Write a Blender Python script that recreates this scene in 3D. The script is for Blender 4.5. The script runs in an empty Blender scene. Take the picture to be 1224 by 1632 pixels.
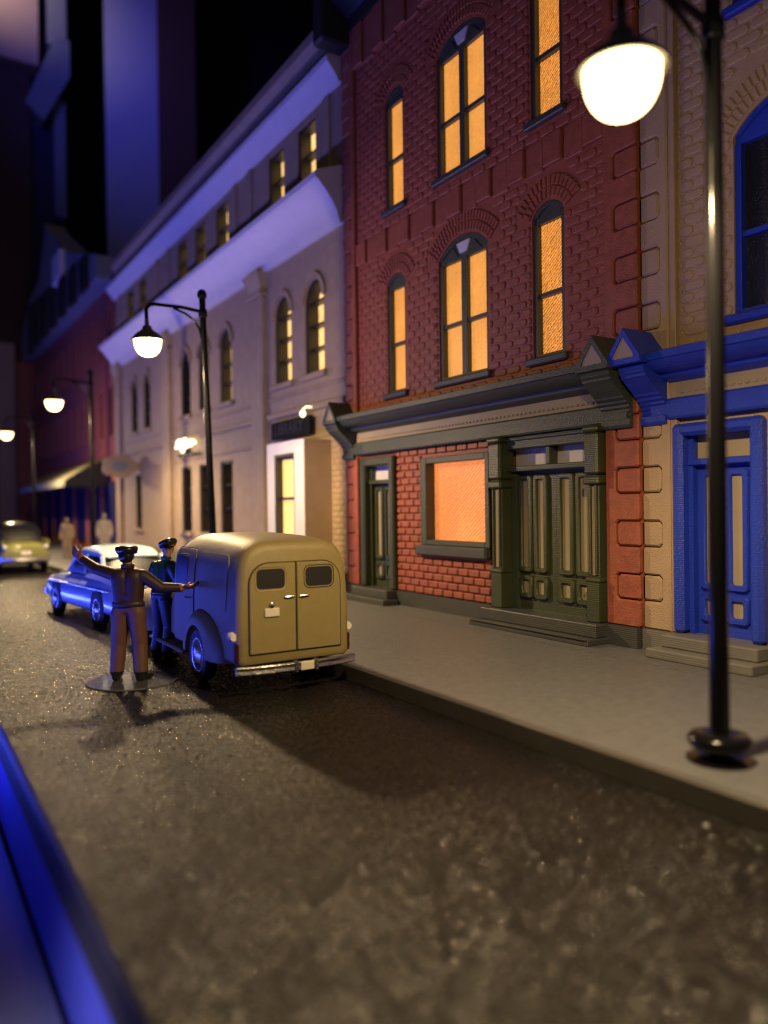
import bpy, bmesh, math, random
from math import sin, cos, pi, radians
from mathutils import Vector, Matrix

random.seed(7)
SC = bpy.context.scene
COL = SC.collection

# ------------------------------------------------------------------ camera
F_PX = 1230.0
YAW, PITCH, ROLL = radians(32.4), radians(-0.40), radians(0.72)
CAM_Z = 2.27                      # road surface is z = 0
fwd = Vector((sin(YAW)*cos(PITCH), cos(YAW)*cos(PITCH), sin(PITCH)))
r0 = Vector((cos(YAW), -sin(YAW), 0)); u0 = r0.cross(fwd)
rgt = r0*cos(ROLL) - u0*sin(ROLL); upv = u0*cos(ROLL) + r0*sin(ROLL)
cam = bpy.data.cameras.new('camera'); camo = bpy.data.objects.new('camera', cam); COL.objects.link(camo)
m = Matrix((rgt, upv, -fwd)).transposed().to_4x4(); m.translation = (0, 0, CAM_Z); camo.matrix_world = m
cam.sensor_fit = 'VERTICAL'; cam.sensor_height = 36.0; cam.lens = F_PX/1632*36.0
cam.clip_start = 0.05; cam.clip_end = 500
cam.dof.use_dof = True; cam.dof.focus_distance = 11.2
cam.dof.aperture_fstop = (cam.lens/1000)/0.112
SC.camera = camo

# ------------------------------------------------------------------ world, lights, exposure
W = bpy.data.worlds.new('World'); SC.world = W; W.use_nodes = True
bg = W.node_tree.nodes['Background']; bg.inputs[0].default_value = (0.55, 0.45, 0.44, 1); bg.inputs[1].default_value = 0.042
def area(name, loc, target, sx, sy, power, color, spread=180):
    l = bpy.data.lights.new(name, 'AREA'); l.shape = 'RECTANGLE'; l.size = sx; l.size_y = sy; l.energy = power; l.color = color
    l.spread = radians(spread)
    o = bpy.data.objects.new(name, l); COL.objects.link(o); o.location = loc
    o.rotation_euler = (Vector(target)-Vector(loc)).to_track_quat('-Z', 'Y').to_euler(); return o
# blue strip lamp that runs along the open edge of the model base
area('blue_strip_light', (-0.3, 31.5, -0.10), (6.0, 31.5, 8.0), 46.0, 0.10, 1600, (0.05, 0.08, 1.0))
area('blue_strip_light', (-0.34, 32.0, -0.06), (4.0, 32.0, 6.6), 40.0, 0.10, 400, (0.05, 0.08, 1.0), 75)  # extra narrow-spread strip added to make the coved cornices bluer
area('blue_room_light', (-5.0, 30.0, 40.0), (19.0, 72.0, 42.0), 6.0, 6.0, 420, (0.09, 0.09, 1.0), 40)
area('fascia_fill_light', (-0.7, 7.0, -0.75), (0.95, 7.0, -0.55), 16.0, 0.10, 26, (0.03, 0.04, 1.0))  # unseen low fill, added to turn the fascia blue
area('rail_fill_light', (-0.4, 4.2, 0.6), (0.6, 4.4, -1.0), 0.6, 0.6, 9.0, (0.62, 0.60, 1.0), 80)  # lavender fill added for the rail; no such lamp stands here
area('top_storey_fill', (2.0, 60.0, 47.0), (7.0, 69.0, 46.0), 2.0, 2.0, 230, (1.0, 0.78, 0.66), 60)  # warm fill added to brighten the end building's top storey
SC.view_settings.view_transform = 'Standard'; SC.view_settings.look = 'None'; SC.view_settings.gamma = 1
SC.view_settings.use_curve_mapping = False; SC.view_settings.exposure = 0.0
LAMP_L = 7.5                     # radiance of the street-lamp globes
LAMP_W, LAMP_P = 1500.0, 300.0     # downlight and all-round light of each street lamp
SC.render.engine = 'CYCLES'
SC.cycles.use_denoising = True
try:
    SC.cycles.denoiser = 'OPENIMAGEDENOISE'; SC.cycles.denoising_input_passes = 'RGB_ALBEDO_NORMAL'
except Exception: pass
SC.cycles.filter_width = 1.05; SC.cycles.max_bounces = 6; SC.cycles.diffuse_bounces = 3; SC.cycles.glossy_bounces = 3; SC.cycles.transparent_max_bounces = 8
SC.cycles.sample_clamp_indirect = 4.0; SC.cycles.sample_clamp_direct = 0; SC.cycles.caustics_reflective = False; SC.cycles.caustics_refractive = False

# ------------------------------------------------------------------ materials
def mat(name, col, rough=0.5, bump=None, metal=0.0, spec=0.5, var=0.0, varscale=3.0, layers=0.0, emit=None, estr=0.0, coat=0.0):
    """procedural plastic / paint; bump=(scale, strength[, detail]); layers = strength of 3D-print layer lines"""
    mt = bpy.data.materials.new(name); mt.use_nodes = True
    nt = mt.node_tree; b = nt.nodes['Principled BSDF']; N = nt.nodes.new; L = nt.links.new
    b.inputs['Roughness'].default_value = rough; b.inputs['Metallic'].default_value = metal
    b.inputs['Specular IOR Level'].default_value = spec; b.inputs['Coat Weight'].default_value = coat
    b.inputs['Base Color'].default_value = (*col, 1)
    tc = N('ShaderNodeTexCoord'); geo = N('ShaderNodeNewGeometry')
    if var > 0:
        n = N('ShaderNodeTexNoise'); n.inputs['Scale'].default_value = varscale; n.inputs['Detail'].default_value = 6
        L(geo.outputs['Position'], n.inputs['Vector'])
        r = N('ShaderNodeMapRange'); r.inputs[1].default_value = 0.25; r.inputs[2].default_value = 0.75
        r.inputs[3].default_value = 1-var; r.inputs[4].default_value = 1+var; L(n.outputs['Fac'], r.inputs[0])
        mx = N('ShaderNodeMix'); mx.data_type = 'RGBA'; mx.blend_type = 'MULTIPLY'; mx.inputs[0].default_value = 1
        mx.inputs[6].default_value = (*col, 1); L(r.outputs[0], mx.inputs[7]); L(mx.outputs[2], b.inputs['Base Color'])
    prev = None
    if bump:
        n = N('ShaderNodeTexNoise'); n.inputs['Scale'].default_value = bump[0]; n.inputs['Detail'].default_value = bump[2] if len(bump) > 2 else 3
        L(geo.outputs['Position'], n.inputs['Vector'])
        bp = N('ShaderNodeBump'); bp.inputs['Strength'].default_value = bump[1]; bp.inputs['Distance'].default_value = 0.02
        L(n.outputs['Fac'], bp.inputs['Height']); prev = bp
    if layers > 0:
        w = N('ShaderNodeTexWave'); w.bands_direction = 'Z'; w.inputs['Scale'].default_value = 11.0
        w.inputs['Distortion'].default_value = 0.25; w.inputs['Detail'].default_value = 2
        L(geo.outputs['Position'], w.inputs['Vector'])
        bp = N('ShaderNodeBump'); bp.inputs['Strength'].default_value = layers; bp.inputs['Distance'].default_value = 0.005
        L(w.outputs['Fac'], bp.inputs['Height'])
        if prev: L(prev.outputs['Normal'], bp.inputs['Normal'])
        prev = bp
    if prev: L(prev.outputs['Normal'], b.inputs['Normal'])
    if emit:
        b.inputs['Emission Color'].default_value = (*emit, 1); b.inputs['Emission Strength'].default_value = estr
    return mt

def pane_mat(name, col, strength, hatch=0.22, bumpk=0.5, scale=30, rough=0.3):
    """back-lit printed sheet with a fine diagonal hatch"""
    mt = bpy.data.materials.new(name); mt.use_nodes = True
    nt = mt.node_tree; b = nt.nodes['Principled BSDF']; N = nt.nodes.new; L = nt.links.new
    b.inputs['Base Color'].default_value = (col[0]*0.5, col[1]*0.5, col[2]*0.5, 1); b.inputs['Roughness'].default_value = rough
    geo = N('ShaderNodeNewGeometry'); mp = N('ShaderNodeMapping'); mp.inputs['Rotation'].default_value = (radians(38), 0, 0)
    L(geo.outputs['Position'], mp.inputs['Vector'])
    w = N('ShaderNodeTexWave'); w.bands_direction = 'Z'; w.inputs['Scale'].default_value = scale/3.0; w.inputs['Distortion'].default_value = 4.5; w.inputs['Detail'].default_value = 4; w.inputs['Detail Scale'].default_value = 3.5
    L(mp.outputs[0], w.inputs['Vector'])
    n = N('ShaderNodeTexNoise'); n.inputs['Scale'].default_value = 26; n.inputs['Detail'].default_value = 4; L(geo.outputs['Position'], n.inputs['Vector'])
    n2 = N('ShaderNodeTexNoise'); n2.inputs['Scale'].default_value = 1.1; L(geo.outputs['Position'], n2.inputs['Vector'])
    a = N('ShaderNodeMath'); a.operation = 'MULTIPLY'; L(w.outputs['Fac'], a.inputs[0]); L(n.outputs['Fac'], a.inputs[1])
    r = N('ShaderNodeMapRange'); r.inputs[1].default_value = 0.0; r.inputs[2].default_value = 0.6; r.inputs[3].default_value = 1-hatch; r.inputs[4].default_value = 1+hatch
    L(a.outputs[0], r.inputs[0])
    r2 = N('ShaderNodeMapRange'); r2.inputs[1].default_value = 0.3; r2.inputs[2].default_value = 0.7; r2.inputs[3].default_value = 0.85*strength; r2.inputs[4].default_value = 1.12*strength
    L(n2.outputs['Fac'], r2.inputs[0])
    k = N('ShaderNodeMath'); k.operation = 'MULTIPLY'; L(r.outputs[0], k.inputs[0]); L(r2.outputs[0], k.inputs[1])
    b.inputs['Emission Color'].default_value = (*col, 1); L(k.outputs[0], b.inputs['Emission Strength'])
    bp = N('ShaderNodeBump'); bp.inputs['Strength'].default_value = bumpk; bp.inputs['Distance'].default_value = 0.012; L(a.outputs[0], bp.inputs['Height']); L(bp.outputs['Normal'], b.inputs['Normal'])
    return mt

def road_mat():
    mt = bpy.data.materials.new('asphalt_sheet'); mt.use_nodes = True
    nt = mt.node_tree; b = nt.nodes['Principled BSDF']; N = nt.nodes.new; L = nt.links.new
    geo = N('ShaderNodeNewGeometry')
    v = N('ShaderNodeTexVoronoi'); v.inputs['Scale'].default_value = 46.0; L(geo.outputs['Position'], v.inputs['Vector'])
    sq = N('ShaderNodeMath'); sq.operation = 'POWER'; sq.inputs[1].default_value = 2.0; L(v.outputs['Distance'], sq.inputs[0])
    n = N('ShaderNodeTexNoise'); n.inputs['Scale'].default_value = 60.0; n.inputs['Detail'].default_value = 1.0; L(geo.outputs['Position'], n.inputs['Vector'])
    h = N('ShaderNodeMath'); h.operation = 'MULTIPLY'; h.inputs[1].default_value = 0.45; L(n.outputs['Fac'], h.inputs[0])
    a = N('ShaderNodeMath'); a.operation = 'SUBTRACT'; L(h.outputs[0], a.inputs[0]); L(sq.outputs[0], a.inputs[1])
    bp = N('ShaderNodeBump'); bp.inputs['Strength'].default_value = 1.0; bp.inputs['Distance'].default_value = 0.012; L(a.outputs[0], bp.inputs['Height']); L(bp.outputs['Normal'], b.inputs['Normal'])
    n2 = N('ShaderNodeTexNoise'); n2.inputs['Scale'].default_value = 1.3; n2.inputs['Detail'].default_value = 6; L(geo.outputs['Position'], n2.inputs['Vector'])
    cr = N('ShaderNodeValToRGB'); cr.color_ramp.elements[0].position = 0.3; cr.color_ramp.elements[0].color = (0.008, 0.007, 0.0055, 1)
    cr.color_ramp.elements[1].position = 0.75; cr.color_ramp.elements[1].color = (0.015, 0.013, 0.010, 1); L(n2.outputs['Fac'], cr.inputs[0]); L(cr.outputs[0], b.inputs['Base Color'])
    sp = N("ShaderNodeSeparateColor"); L(v.outputs['Color'], sp.inputs[0])          # a few grains are glassy, the rest matte
    mr = N('ShaderNodeMapRange'); mr.inputs[1].default_value = 0.30; mr.inputs[2].default_value = 0.42; mr.inputs[3].default_value = 0.11; mr.inputs[4].default_value = 0.45; b.inputs['IOR'].default_value = 1.65
    L(sp.outputs[0], mr.inputs[0]); L(mr.outputs[0], b.inputs['Roughness'])
    ms = N('ShaderNodeMapRange'); ms.inputs[1].default_value = 0.30; ms.inputs[2].default_value = 0.42; ms.inputs[3].default_value = 0.95; ms.inputs[4].default_value = 0.09
    L(sp.outputs[0], ms.inputs[0]); L(ms.outputs[0], b.inputs['Specular IOR Level'])
    return mt

M = {}
M['red'] = mat('red_plastic', (0.34, 0.092, 0.048), 0.55, (38, 0.50, 4), layers=0.10, var=0.22, varscale=7)
M['tan'] = mat('tan_plastic', (0.46, 0.33, 0.20), 0.55, (38, 0.50, 4), layers=0.10, var=0.07)
M['green'] = mat('dark_green_plastic', (0.058, 0.074, 0.052), 0.42, (38, 0.50, 4), layers=0.35, var=0.10)
M['door_green'] = mat('olive_green_plastic', (0.050, 0.060, 0.026), 0.40, (60, 0.2), layers=0.35, var=0.10)
M['blue'] = mat('blue_plastic', (0.018, 0.050, 0.50), 0.42, (38, 0.50, 4), layers=0.30, var=0.08)
M['cream'] = mat('cream_card', (0.38, 0.31, 0.19), 0.6, (90, 0.4), var=0.08)
M['plinth'] = mat('charcoal_plastic', (0.060, 0.062, 0.062), 0.42, (60, 0.15), layers=0.45, var=0.12)
M['step_light'] = mat('grey_plastic', (0.17, 0.165, 0.155), 0.45, (60, 0.15), layers=0.45, var=0.10)
M['sidewalk'] = mat('sidewalk_plastic', (0.132, 0.136, 0.142), 0.48, (34, 0.6, 5), var=0.16, varscale=9)
M['kerb'] = mat('kerb_plastic', (0.075, 0.068, 0.058), 0.5, (60, 0.2), layers=0.3, var=0.12)
M['road'] = road_mat()
M['stucco'] = mat('stucco_plastic', (0.38, 0.285, 0.18), 0.6, (17, 0.7, 6), var=0.12)
M['stucco_trim'] = mat('pale_trim_plastic', (0.70, 0.67, 0.68), 0.5, (40, 0.1), var=0.05)
M['lav'] = mat('white_panel', (0.72, 0.70, 0.72), 0.5, (40, 0.15), var=0.05)
M['frame_dark'] = mat('dark_window_frame', (0.020, 0.021, 0.019), 0.45, (50, 0.1))
M['black'] = mat('black_metal_paint', (0.006, 0.006, 0.007), 0.17, (30, 0.05), spec=0.30)
M['pane'] = pane_mat('amber_lit_pane', (1.0, 0.40, 0.075), 0.86, 0.30, 0.7, 19)
M['pane_rough'] = pane_mat('amber_lit_ribbed_pane', (1.0, 0.36, 0.060), 0.78, 0.75, 1.0, 20, 0.16)
M['pane_big'] = pane_mat('orange_lit_sheet', (1.0, 0.285, 0.075), 0.90, 0.42, 0.9, 15)
M['pane_pale'] = pane_mat('pale_yellow_lit_pane', (1.0, 0.60, 0.20), 1.45, 0.60, 0.9, 17)
M['pane_dim'] = pane_mat('dim_lit_pane', (1.0, 0.55, 0.2), 0.10, 0.4, 0.7, 30)
M['glass_dark'] = mat('dark_glass', (0.012, 0.013, 0.018), 0.25, (45, 0.7, 6), spec=0.7)
M['glob'] = mat('lamp_globe', (0.02, 0.02, 0.02), 0.5, spec=0.1, emit=(1.0, 0.72, 0.33), estr=LAMP_L)
M['hood_in'] = mat('lamp_hood_paint', (0.10, 0.09, 0.075), 0.4)
M['khaki'] = mat('khaki_paint', (0.27, 0.215, 0.080), 0.46, (110, 0.25), var=0.06, varscale=9)
M['seam'] = mat('dark_seam', (0.015, 0.011, 0.006), 0.7)
M['chrome'] = mat('bright_metal', (0.72, 0.70, 0.67), 0.26, (35, 0.25), metal=1.0)
M['plate'] = mat('pale_plate', (0.72, 0.66, 0.52), 0.4, (60, 0.3))
M['tyre'] = mat('rubber', (0.012, 0.012, 0.012), 0.6, (50, 0.2))
M['tail'] = mat('red_lens', (0.05, 0.005, 0.004), 0.3)
M['lens'] = mat('clear_lens', (0.75, 0.70, 0.62), 0.15)
M['smoke'] = mat('smoked_window', (0.022, 0.022, 0.020), 0.35, (60, 0.25))
M['carblue'] = mat('pale_blue_paint', (0.45, 0.58, 0.66), 0.16, (40, 0.03), coat=0.4)
M['carblue2'] = mat('blue_body_paint', (0.42, 0.50, 0.62), 0.16, (40, 0.03), coat=0.4)
M['lime'] = mat('lime_green_paint', (0.19, 0.20, 0.055), 0.22, (40, 0.03), coat=0.3)
M['cardark'] = mat('black_car_paint', (0.012, 0.012, 0.014), 0.15)
M['brown'] = mat('brown_jacket_paint', (0.036, 0.015, 0.009), 0.55, (40, 0.15), var=0.2, varscale=8)
M['trouser'] = mat('brown_trouser_paint', (0.125, 0.054, 0.022), 0.6, (40, 0.15), var=0.15, varscale=8)
M['skin'] = mat('skin_paint', (0.36, 0.155, 0.065), 0.40, (40, 0.1), var=0.1, varscale=10)
M['skin2'] = mat('ochre_skin_paint', (0.46, 0.22, 0.07), 0.40, (40, 0.1))
M['capblack'] = mat('black_cap_paint', (0.012, 0.014, 0.012), 0.25, (40, 0.1))
M['dkgreen'] = mat('green_jacket_paint', (0.006, 0.055, 0.030), 0.28, (40, 0.15), var=0.3, varscale=12)
M['navy'] = mat('navy_cloth_paint', (0.008, 0.009, 0.018), 0.4)
M['pale'] = mat('pale_figure_paint', (0.30, 0.26, 0.23), 0.5, (30, 0.2))
M['beige'] = mat('beige_figure_paint', (0.28, 0.21, 0.15), 0.5, (30, 0.2))
M['clear'] = None
def clear_mat():
    mt = bpy.data.materials.new('clear_plastic'); mt.use_nodes = True; b = mt.node_tree.nodes['Principled BSDF']
    b.inputs['Base Color'].default_value = (0.93, 0.93, 0.95, 1); b.inputs['Transmission Weight'].default_value = 0.9
    b.inputs['Roughness'].default_value = 0.10; b.inputs['IOR'].default_value = 1.45; return mt
M['clear'] = clear_mat()
M['awning'] = mat('cream_awning_cloth', (0.30, 0.29, 0.19), 0.6, (20, 0.1))
M['awning_end'] = mat('green_awning_cloth', (0.05, 0.06, 0.03), 0.6)
M['navyfront'] = mat('navy_shopfront', (0.010, 0.012, 0.060), 0.4)
M['slate'] = mat('slate_grey_plastic', (0.20, 0.215, 0.245), 0.5, (20, 0.2), var=0.1)
M['farred'] = mat('deep_red_plastic', (0.32, 0.09, 0.065), 0.6, (25, 0.3), var=0.15)
M['fardark'] = mat('dark_brown_plastic', (0.060, 0.022, 0.018), 0.6, (25, 0.2))
M['pinkwall'] = mat('pink_buff_plastic', (0.42, 0.29, 0.25), 0.6, (25, 0.2))
M['roomblue'] = mat('white_room_panel', (0.55, 0.55, 0.60), 0.6, (2, 0.1))
M['roombrown'] = mat('brown_wood_panel', (0.16, 0.075, 0.045), 0.5, (3, 0.2))
M['boardside'] = mat('grey_board_edge', (0.045, 0.038, 0.028), 0.6, (30, 0.4), var=0.15)
M['fascia'] = mat('blue_lit_fascia', (0.12, 0.14, 0.62), 0.45, (30, 0.1))  # blue of the strip light put into the board's colour
M['rail'] = mat('aluminium_rail', (0.60, 0.60, 0.62), 0.35, (12, 0.1), metal=0.7)
M['floor'] = mat('dark_floor', (0.03, 0.03, 0.035), 0.6)
M['backdrop'] = mat('room_dark_sheet', (0.010, 0.011, 0.030), 0.9, (2, 0.1))  # darkness of the room put into the colour of an added backdrop
M['signface'] = mat('dark_sign_face', (0.012, 0.013, 0.016), 0.8, spec=0.1)
M['signtext'] = mat('grey_sign_letters', (0.060, 0.062, 0.070), 0.8, spec=0.1)
M['neon'] = mat('lit_sign_tube', (1, 0.95, 0.75), 0.3, emit=(1.0, 0.86, 0.50), estr=3.2)
M['bulb'] = mat('lit_bulb', (1, 0.95, 0.7), 0.3, emit=(1.0, 0.82, 0.40), estr=3.0)

# ------------------------------------------------------------------ mesh builder
class MB:
    def __init__(s): s.v = []; s.f = []
    def add(s, vs, fs):
        o = len(s.v); s.v += [tuple(p) for p in vs]; s.f += [tuple(i+o for i in f) for f in fs]; return s
    def quad(s, a, b, c, d): return s.add([a, b, c, d], [(0, 1, 2, 3)])
    def box(s, x0, x1, y0, y1, z0, z1):
        x0, x1 = min(x0, x1), max(x0, x1); y0, y1 = min(y0, y1), max(y0, y1); z0, z1 = min(z0, z1), max(z0, z1)
        return s.add([(x0,y0,z0),(x1,y0,z0),(x1,y1,z0),(x0,y1,z0),(x0,y0,z1),(x1,y0,z1),(x1,y1,z1),(x0,y1,z1)],
                     [(0,3,2,1),(4,5,6,7),(0,1,5,4),(1,2,6,5),(2,3,7,6),(3,0,4,7)])
    def cbox(s, x0, x1, y0, y1, z0, z1, b=0.015):
        """box with chamfered edges"""
        x0, x1 = min(x0, x1), max(x0, x1); y0, y1 = min(y0, y1), max(y0, y1); z0, z1 = min(z0, z1), max(z0, z1)
        b = min(b, (x1-x0)*.45, (y1-y0)*.45, (z1-z0)*.45)
        bm = bmesh.new()
        vs = [bm.verts.new(p) for p in [(x0,y0,z0),(x1,y0,z0),(x1,y1,z0),(x0,y1,z0),(x0,y0,z1),(x1,y0,z1),(x1,y1,z1),(x0,y1,z1)]]
        for f in [(0,3,2,1),(4,5,6,7),(0,1,5,4),(1,2,6,5),(2,3,7,6),(3,0,4,7)]: bm.faces.new([vs[i] for i in f])
        bmesh.ops.bevel(bm, geom=bm.edges[:], offset=b, segments=1, affect='EDGES')
        bm.verts.index_update(); s.add([v.co[:] for v in bm.verts], [[v.index for v in f.verts] for f in bm.faces]); bm.free(); return s
    def prism(s, poly, axis, a0, a1, cap0=True, cap1=True):
        """poly: list of 2D points in the other two axes' order (cyclic xyz without axis)"""
        def p3(p, a):
            return {'x': (a, p[0], p[1]), 'y': (p[0], a, p[1]), 'z': (p[0], p[1], a)}[axis]
        n = len(poly); vs = [p3(p, a0) for p in poly]+[p3(p, a1) for p in poly]
        fs = [(i, (i+1) % n, n+(i+1) % n, n+i) for i in range(n)]
        if cap0: fs.append(tuple(range(n))[::-1])
        if cap1: fs.append(tuple(range(n, 2*n)))
        return s.add(vs, fs)
    def tube(s, pts, rad, seg=12, caps=True):
        pts = [Vector(p) for p in pts]; n = len(pts); rad = rad if isinstance(rad, (list, tuple)) else [rad]*n
        rings = []; pn = None
        for i, p in enumerate(pts):
            d = (pts[min(i+1, n-1)]-pts[max(i-1, 0)]).normalized()
            if pn is None:
                a = Vector((0, 0, 1)) if abs(d.z) < .9 else Vector((1, 0, 0)); nn = d.cross(a).normalized()
            else: nn = (pn-d*pn.dot(d)).normalized()
            pn = nn; bb = d.cross(nn)
            rings.append([p+(nn*cos(2*pi*k/seg)+bb*sin(2*pi*k/seg))*rad[i] for k in range(seg)])
        return s.loft(rings, caps, caps)
    def loft(s, rings, cap0=True, cap1=True, closed=True):
        n = len(rings[0]); o = len(s.v)
        for r in rings: s.v += [tuple(p) for p in r]
        for i in range(len(rings)-1):
            for k in range(n if closed else n-1):
                s.f.append((o+i*n+k, o+i*n+(k+1) % n, o+(i+1)*n+(k+1) % n, o+(i+1)*n+k))
        if cap0: s.f.append(tuple(o+k for k in range(n))[::-1])
        if cap1: s.f.append(tuple(o+(len(rings)-1)*n+k for k in range(n)))
        return s
    def lathe(s, prof, c=(0, 0, 0), seg=24, axis='z', caps=True):
        rings = []
        for r, h in prof:
            r = max(r, 1e-4)
            if axis == 'z': rings.append([(c[0]+r*cos(2*pi*k/seg), c[1]+r*sin(2*pi*k/seg), c[2]+h) for k in range(seg)])
            elif axis == 'x': rings.append([(c[0]+h, c[1]+r*cos(2*pi*k/seg), c[2]+r*sin(2*pi*k/seg)) for k in range(seg)])
            else: rings.append([(c[0]+r*cos(2*pi*k/seg), c[1]+h, c[2]+r*sin(2*pi*k/seg)) for k in range(seg)])
        return s.loft(rings, caps, caps)
    def ell(s, c, r, seg=16, rings=10):
        prof = [(sin(pi*i/rings), -cos(pi*i/rings)) for i in range(rings+1)]
        return s.loft([[(c[0]+r[0]*max(a, 1e-3)*cos(2*pi*k/seg), c[1]+r[1]*max(a, 1e-3)*sin(2*pi*k/seg), c[2]+r[2]*b) for k in range(seg)] for a, b in prof])
    def mesh(s, name):
        me = bpy.data.meshes.new(name); me.from_pydata(s.v, [], s.f)
        bm = bmesh.new(); bm.from_mesh(me); bmesh.ops.recalc_face_normals(bm, faces=bm.faces); bm.to_mesh(me); bm.free()
        return me
    def build(s, name, m, parent=None, smooth=0.6):
        me = s.mesh(name); me.materials.append(M[m])
        if smooth:
            me.polygons.foreach_set('use_smooth', [True]*len(me.polygons)); me.set_sharp_from_angle(angle=smooth)
        o = bpy.data.objects.new(name, me); COL.objects.link(o); o.parent = parent
        return o

def empty(name, loc=(0, 0, 0), rz=0):
    o = bpy.data.objects.new(name, None); COL.objects.link(o); o.location = loc; o.rotation_euler = (0, 0, rz); o.empty_display_size = 0.2; return o
def tag(o, label, cat, group=None, kind=None):
    if label: o['label'] = label
    if cat: o['category'] = cat
    if group: o['group'] = group
    if kind: o['kind'] = kind
    return o
def struct(o): o['kind'] = 'structure'; return o
def copy_tree(o, parent=None):
    c = o.copy(); COL.objects.link(c); c.parent = parent
    for ch in [x for x in bpy.data.objects if x.parent == o]: copy_tree(ch, c)
    return c
CAMP = Vector((0, 0, CAM_Z))
def proj(p):
    q = Vector(p)-CAMP; d = q.dot(fwd)
    if d < .1: return None
    return 612+F_PX*q.dot(rgt)/d, 816-F_PX*q.dot(upv)/d, d

# ------------------------------------------------------------------ setting: base board, road, sidewalk, room
SW = 0.20                                  # sidewalk height
KX = 4.99                                  # kerb line
o = MB().box(0.93, 30, -6, 80, -0.006, 0).build('road', 'road', None, 0); struct(o)
sw = MB().box(KX+0.06, 8.15, -6, 80, 0.002, SW).build('sidewalk', 'sidewalk', None, 0); struct(sw)
MB().box(8.156, 10.0, -6, 80, 0.002, SW+0.004).build('sidewalk_slab', 'sidewalk', sw, 0)
kb = MB(); kb.prism([(KX, 0.002), (KX+0.055, 0.002), (KX+0.055, SW), (KX+0.03, SW), (KX+0.006, SW-0.02)], 'y', -6, 80)
kb.build('kerb', 'kerb', sw, 0)
bb = MB(); bb.prism([(0.925, -0.008), (0.90, -0.03), (0.885, -0.07), (0.885, -0.30), (30, -0.30), (30, -0.008)], 'y', -6, 80)
base = bb.build('base_board', 'boardside', None, 0); struct(base)
MB().box(0.90, 0.98, -6, 80, -1.00, -0.305).build('fascia', 'fascia', base, 0)
rl = MB(); rl.cbox(0.42, 0.885, -6, 80, -1.22, -1.0, 0.03); rl.build('rail', 'rail', base, 0)
MB().box(0.36, 0.40, -6, 80, -1.9, -0.98).build('rail_lip', 'rail', base, 0)
fl = MB().box(-60, 90, -30, 140, -9.1, -9.0).build('floor', 'floor', None, 0); struct(fl)
bd = MB().box(-60, 90, 92, 93, -9, 110).build('room_backdrop', 'backdrop', None, 0); struct(bd)
MB().box(60, 61, -20, 92, -9, 110).build('backdrop_wing', 'backdrop', bd, 0)
rw = MB().box(16.6, 21.3, 72, 72.4, -9, 75).build('room_wall', 'roomblue', None, 0); struct(rw)
rw2 = MB().box(21.32, 24.9, 71.9, 72.5, -9, 75).build('door_frame', 'roombrown', rw, 0)

# ------------------------------------------------------------------ facade helpers (facades face -X, stand along Y)
def arc_pts(y0, y1, zs, zc, n=12):
    """segmental arch from (y0,zs) over crown zc to (y1,zs)"""
    w = (y1-y0)/2; h = zc-zs; R = (w*w+h*h)/(2*h); cy = (y0+y1)/2; cz = zc-R; a = math.asin(min(1, w/R))
    if h > w: a = pi-a
    return [(cy+R*sin(-a+2*a*i/n), cz+R*cos(-a+2*a*i/n)) for i in range(n+1)]
def wall_sheet(mb, X, y0, y1, z0, z1, ops, depth=0.3):
    """front sheet at X with openings (ya,yb,za,zspring,zcrown) and their reveals; crown == spring for a flat head"""
    ys = sorted({y0, y1} | {v for o in ops for v in o[:2]}); zs = sorted({z0, z1} | {v for o in ops for v in (o[2], o[4])})
    for i in range(len(ys)-1):
        for k in range(len(zs)-1):
            cy, cz = (ys[i]+ys[i+1])/2, (zs[k]+zs[k+1])/2
            if any(o[0] < cy < o[1] and o[2] < cz < o[4] for o in ops): continue
            mb.quad((X, ys[i], zs[k]), (X, ys[i+1], zs[k]), (X, ys[i+1], zs[k+1]), (X, ys[i], zs[k+1]))
    for ya, yb, za, zsp, zc in ops:
        out = [(ya, za), (yb, za), (yb, zsp)]
        if zc > zsp+1e-4:
            ar = arc_pts(ya, yb, zsp, zc)
            for a, b in zip(ar[:-1], ar[1:]): mb.quad((X, a[0], a[1]), (X, b[0], b[1]), (X, b[0], zc), (X, a[0], zc))
            out = [(ya, za), (yb, za)]+ar[::-1]
        else: out.append((ya, zsp))
        for a, b in zip(out, out[1:]+out[:1]): mb.quad((X, a[0], a[1]), (X, b[0], b[1]), (X+depth, b[0], b[1]), (X+depth, a[0], a[1]))
def shell(mb, X, y0, y1, z0, z1, depth=6.0):
    """sides, back and roof behind a facade sheet"""
    mb.quad((X, y0, z0), (X+depth, y0, z0), (X+depth, y0, z1), (X, y0, z1)); mb.quad((X, y1, z0), (X+depth, y1, z0), (X+depth, y1, z1), (X, y1, z1))
    mb.quad((X+depth, y0, z0), (X+depth, y1, z0), (X+depth, y1, z1), (X+depth, y0, z1)); mb.quad((X, y0, z1), (X+depth, y0, z1), (X+depth, y1, z1), (X, y1, z1))

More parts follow.
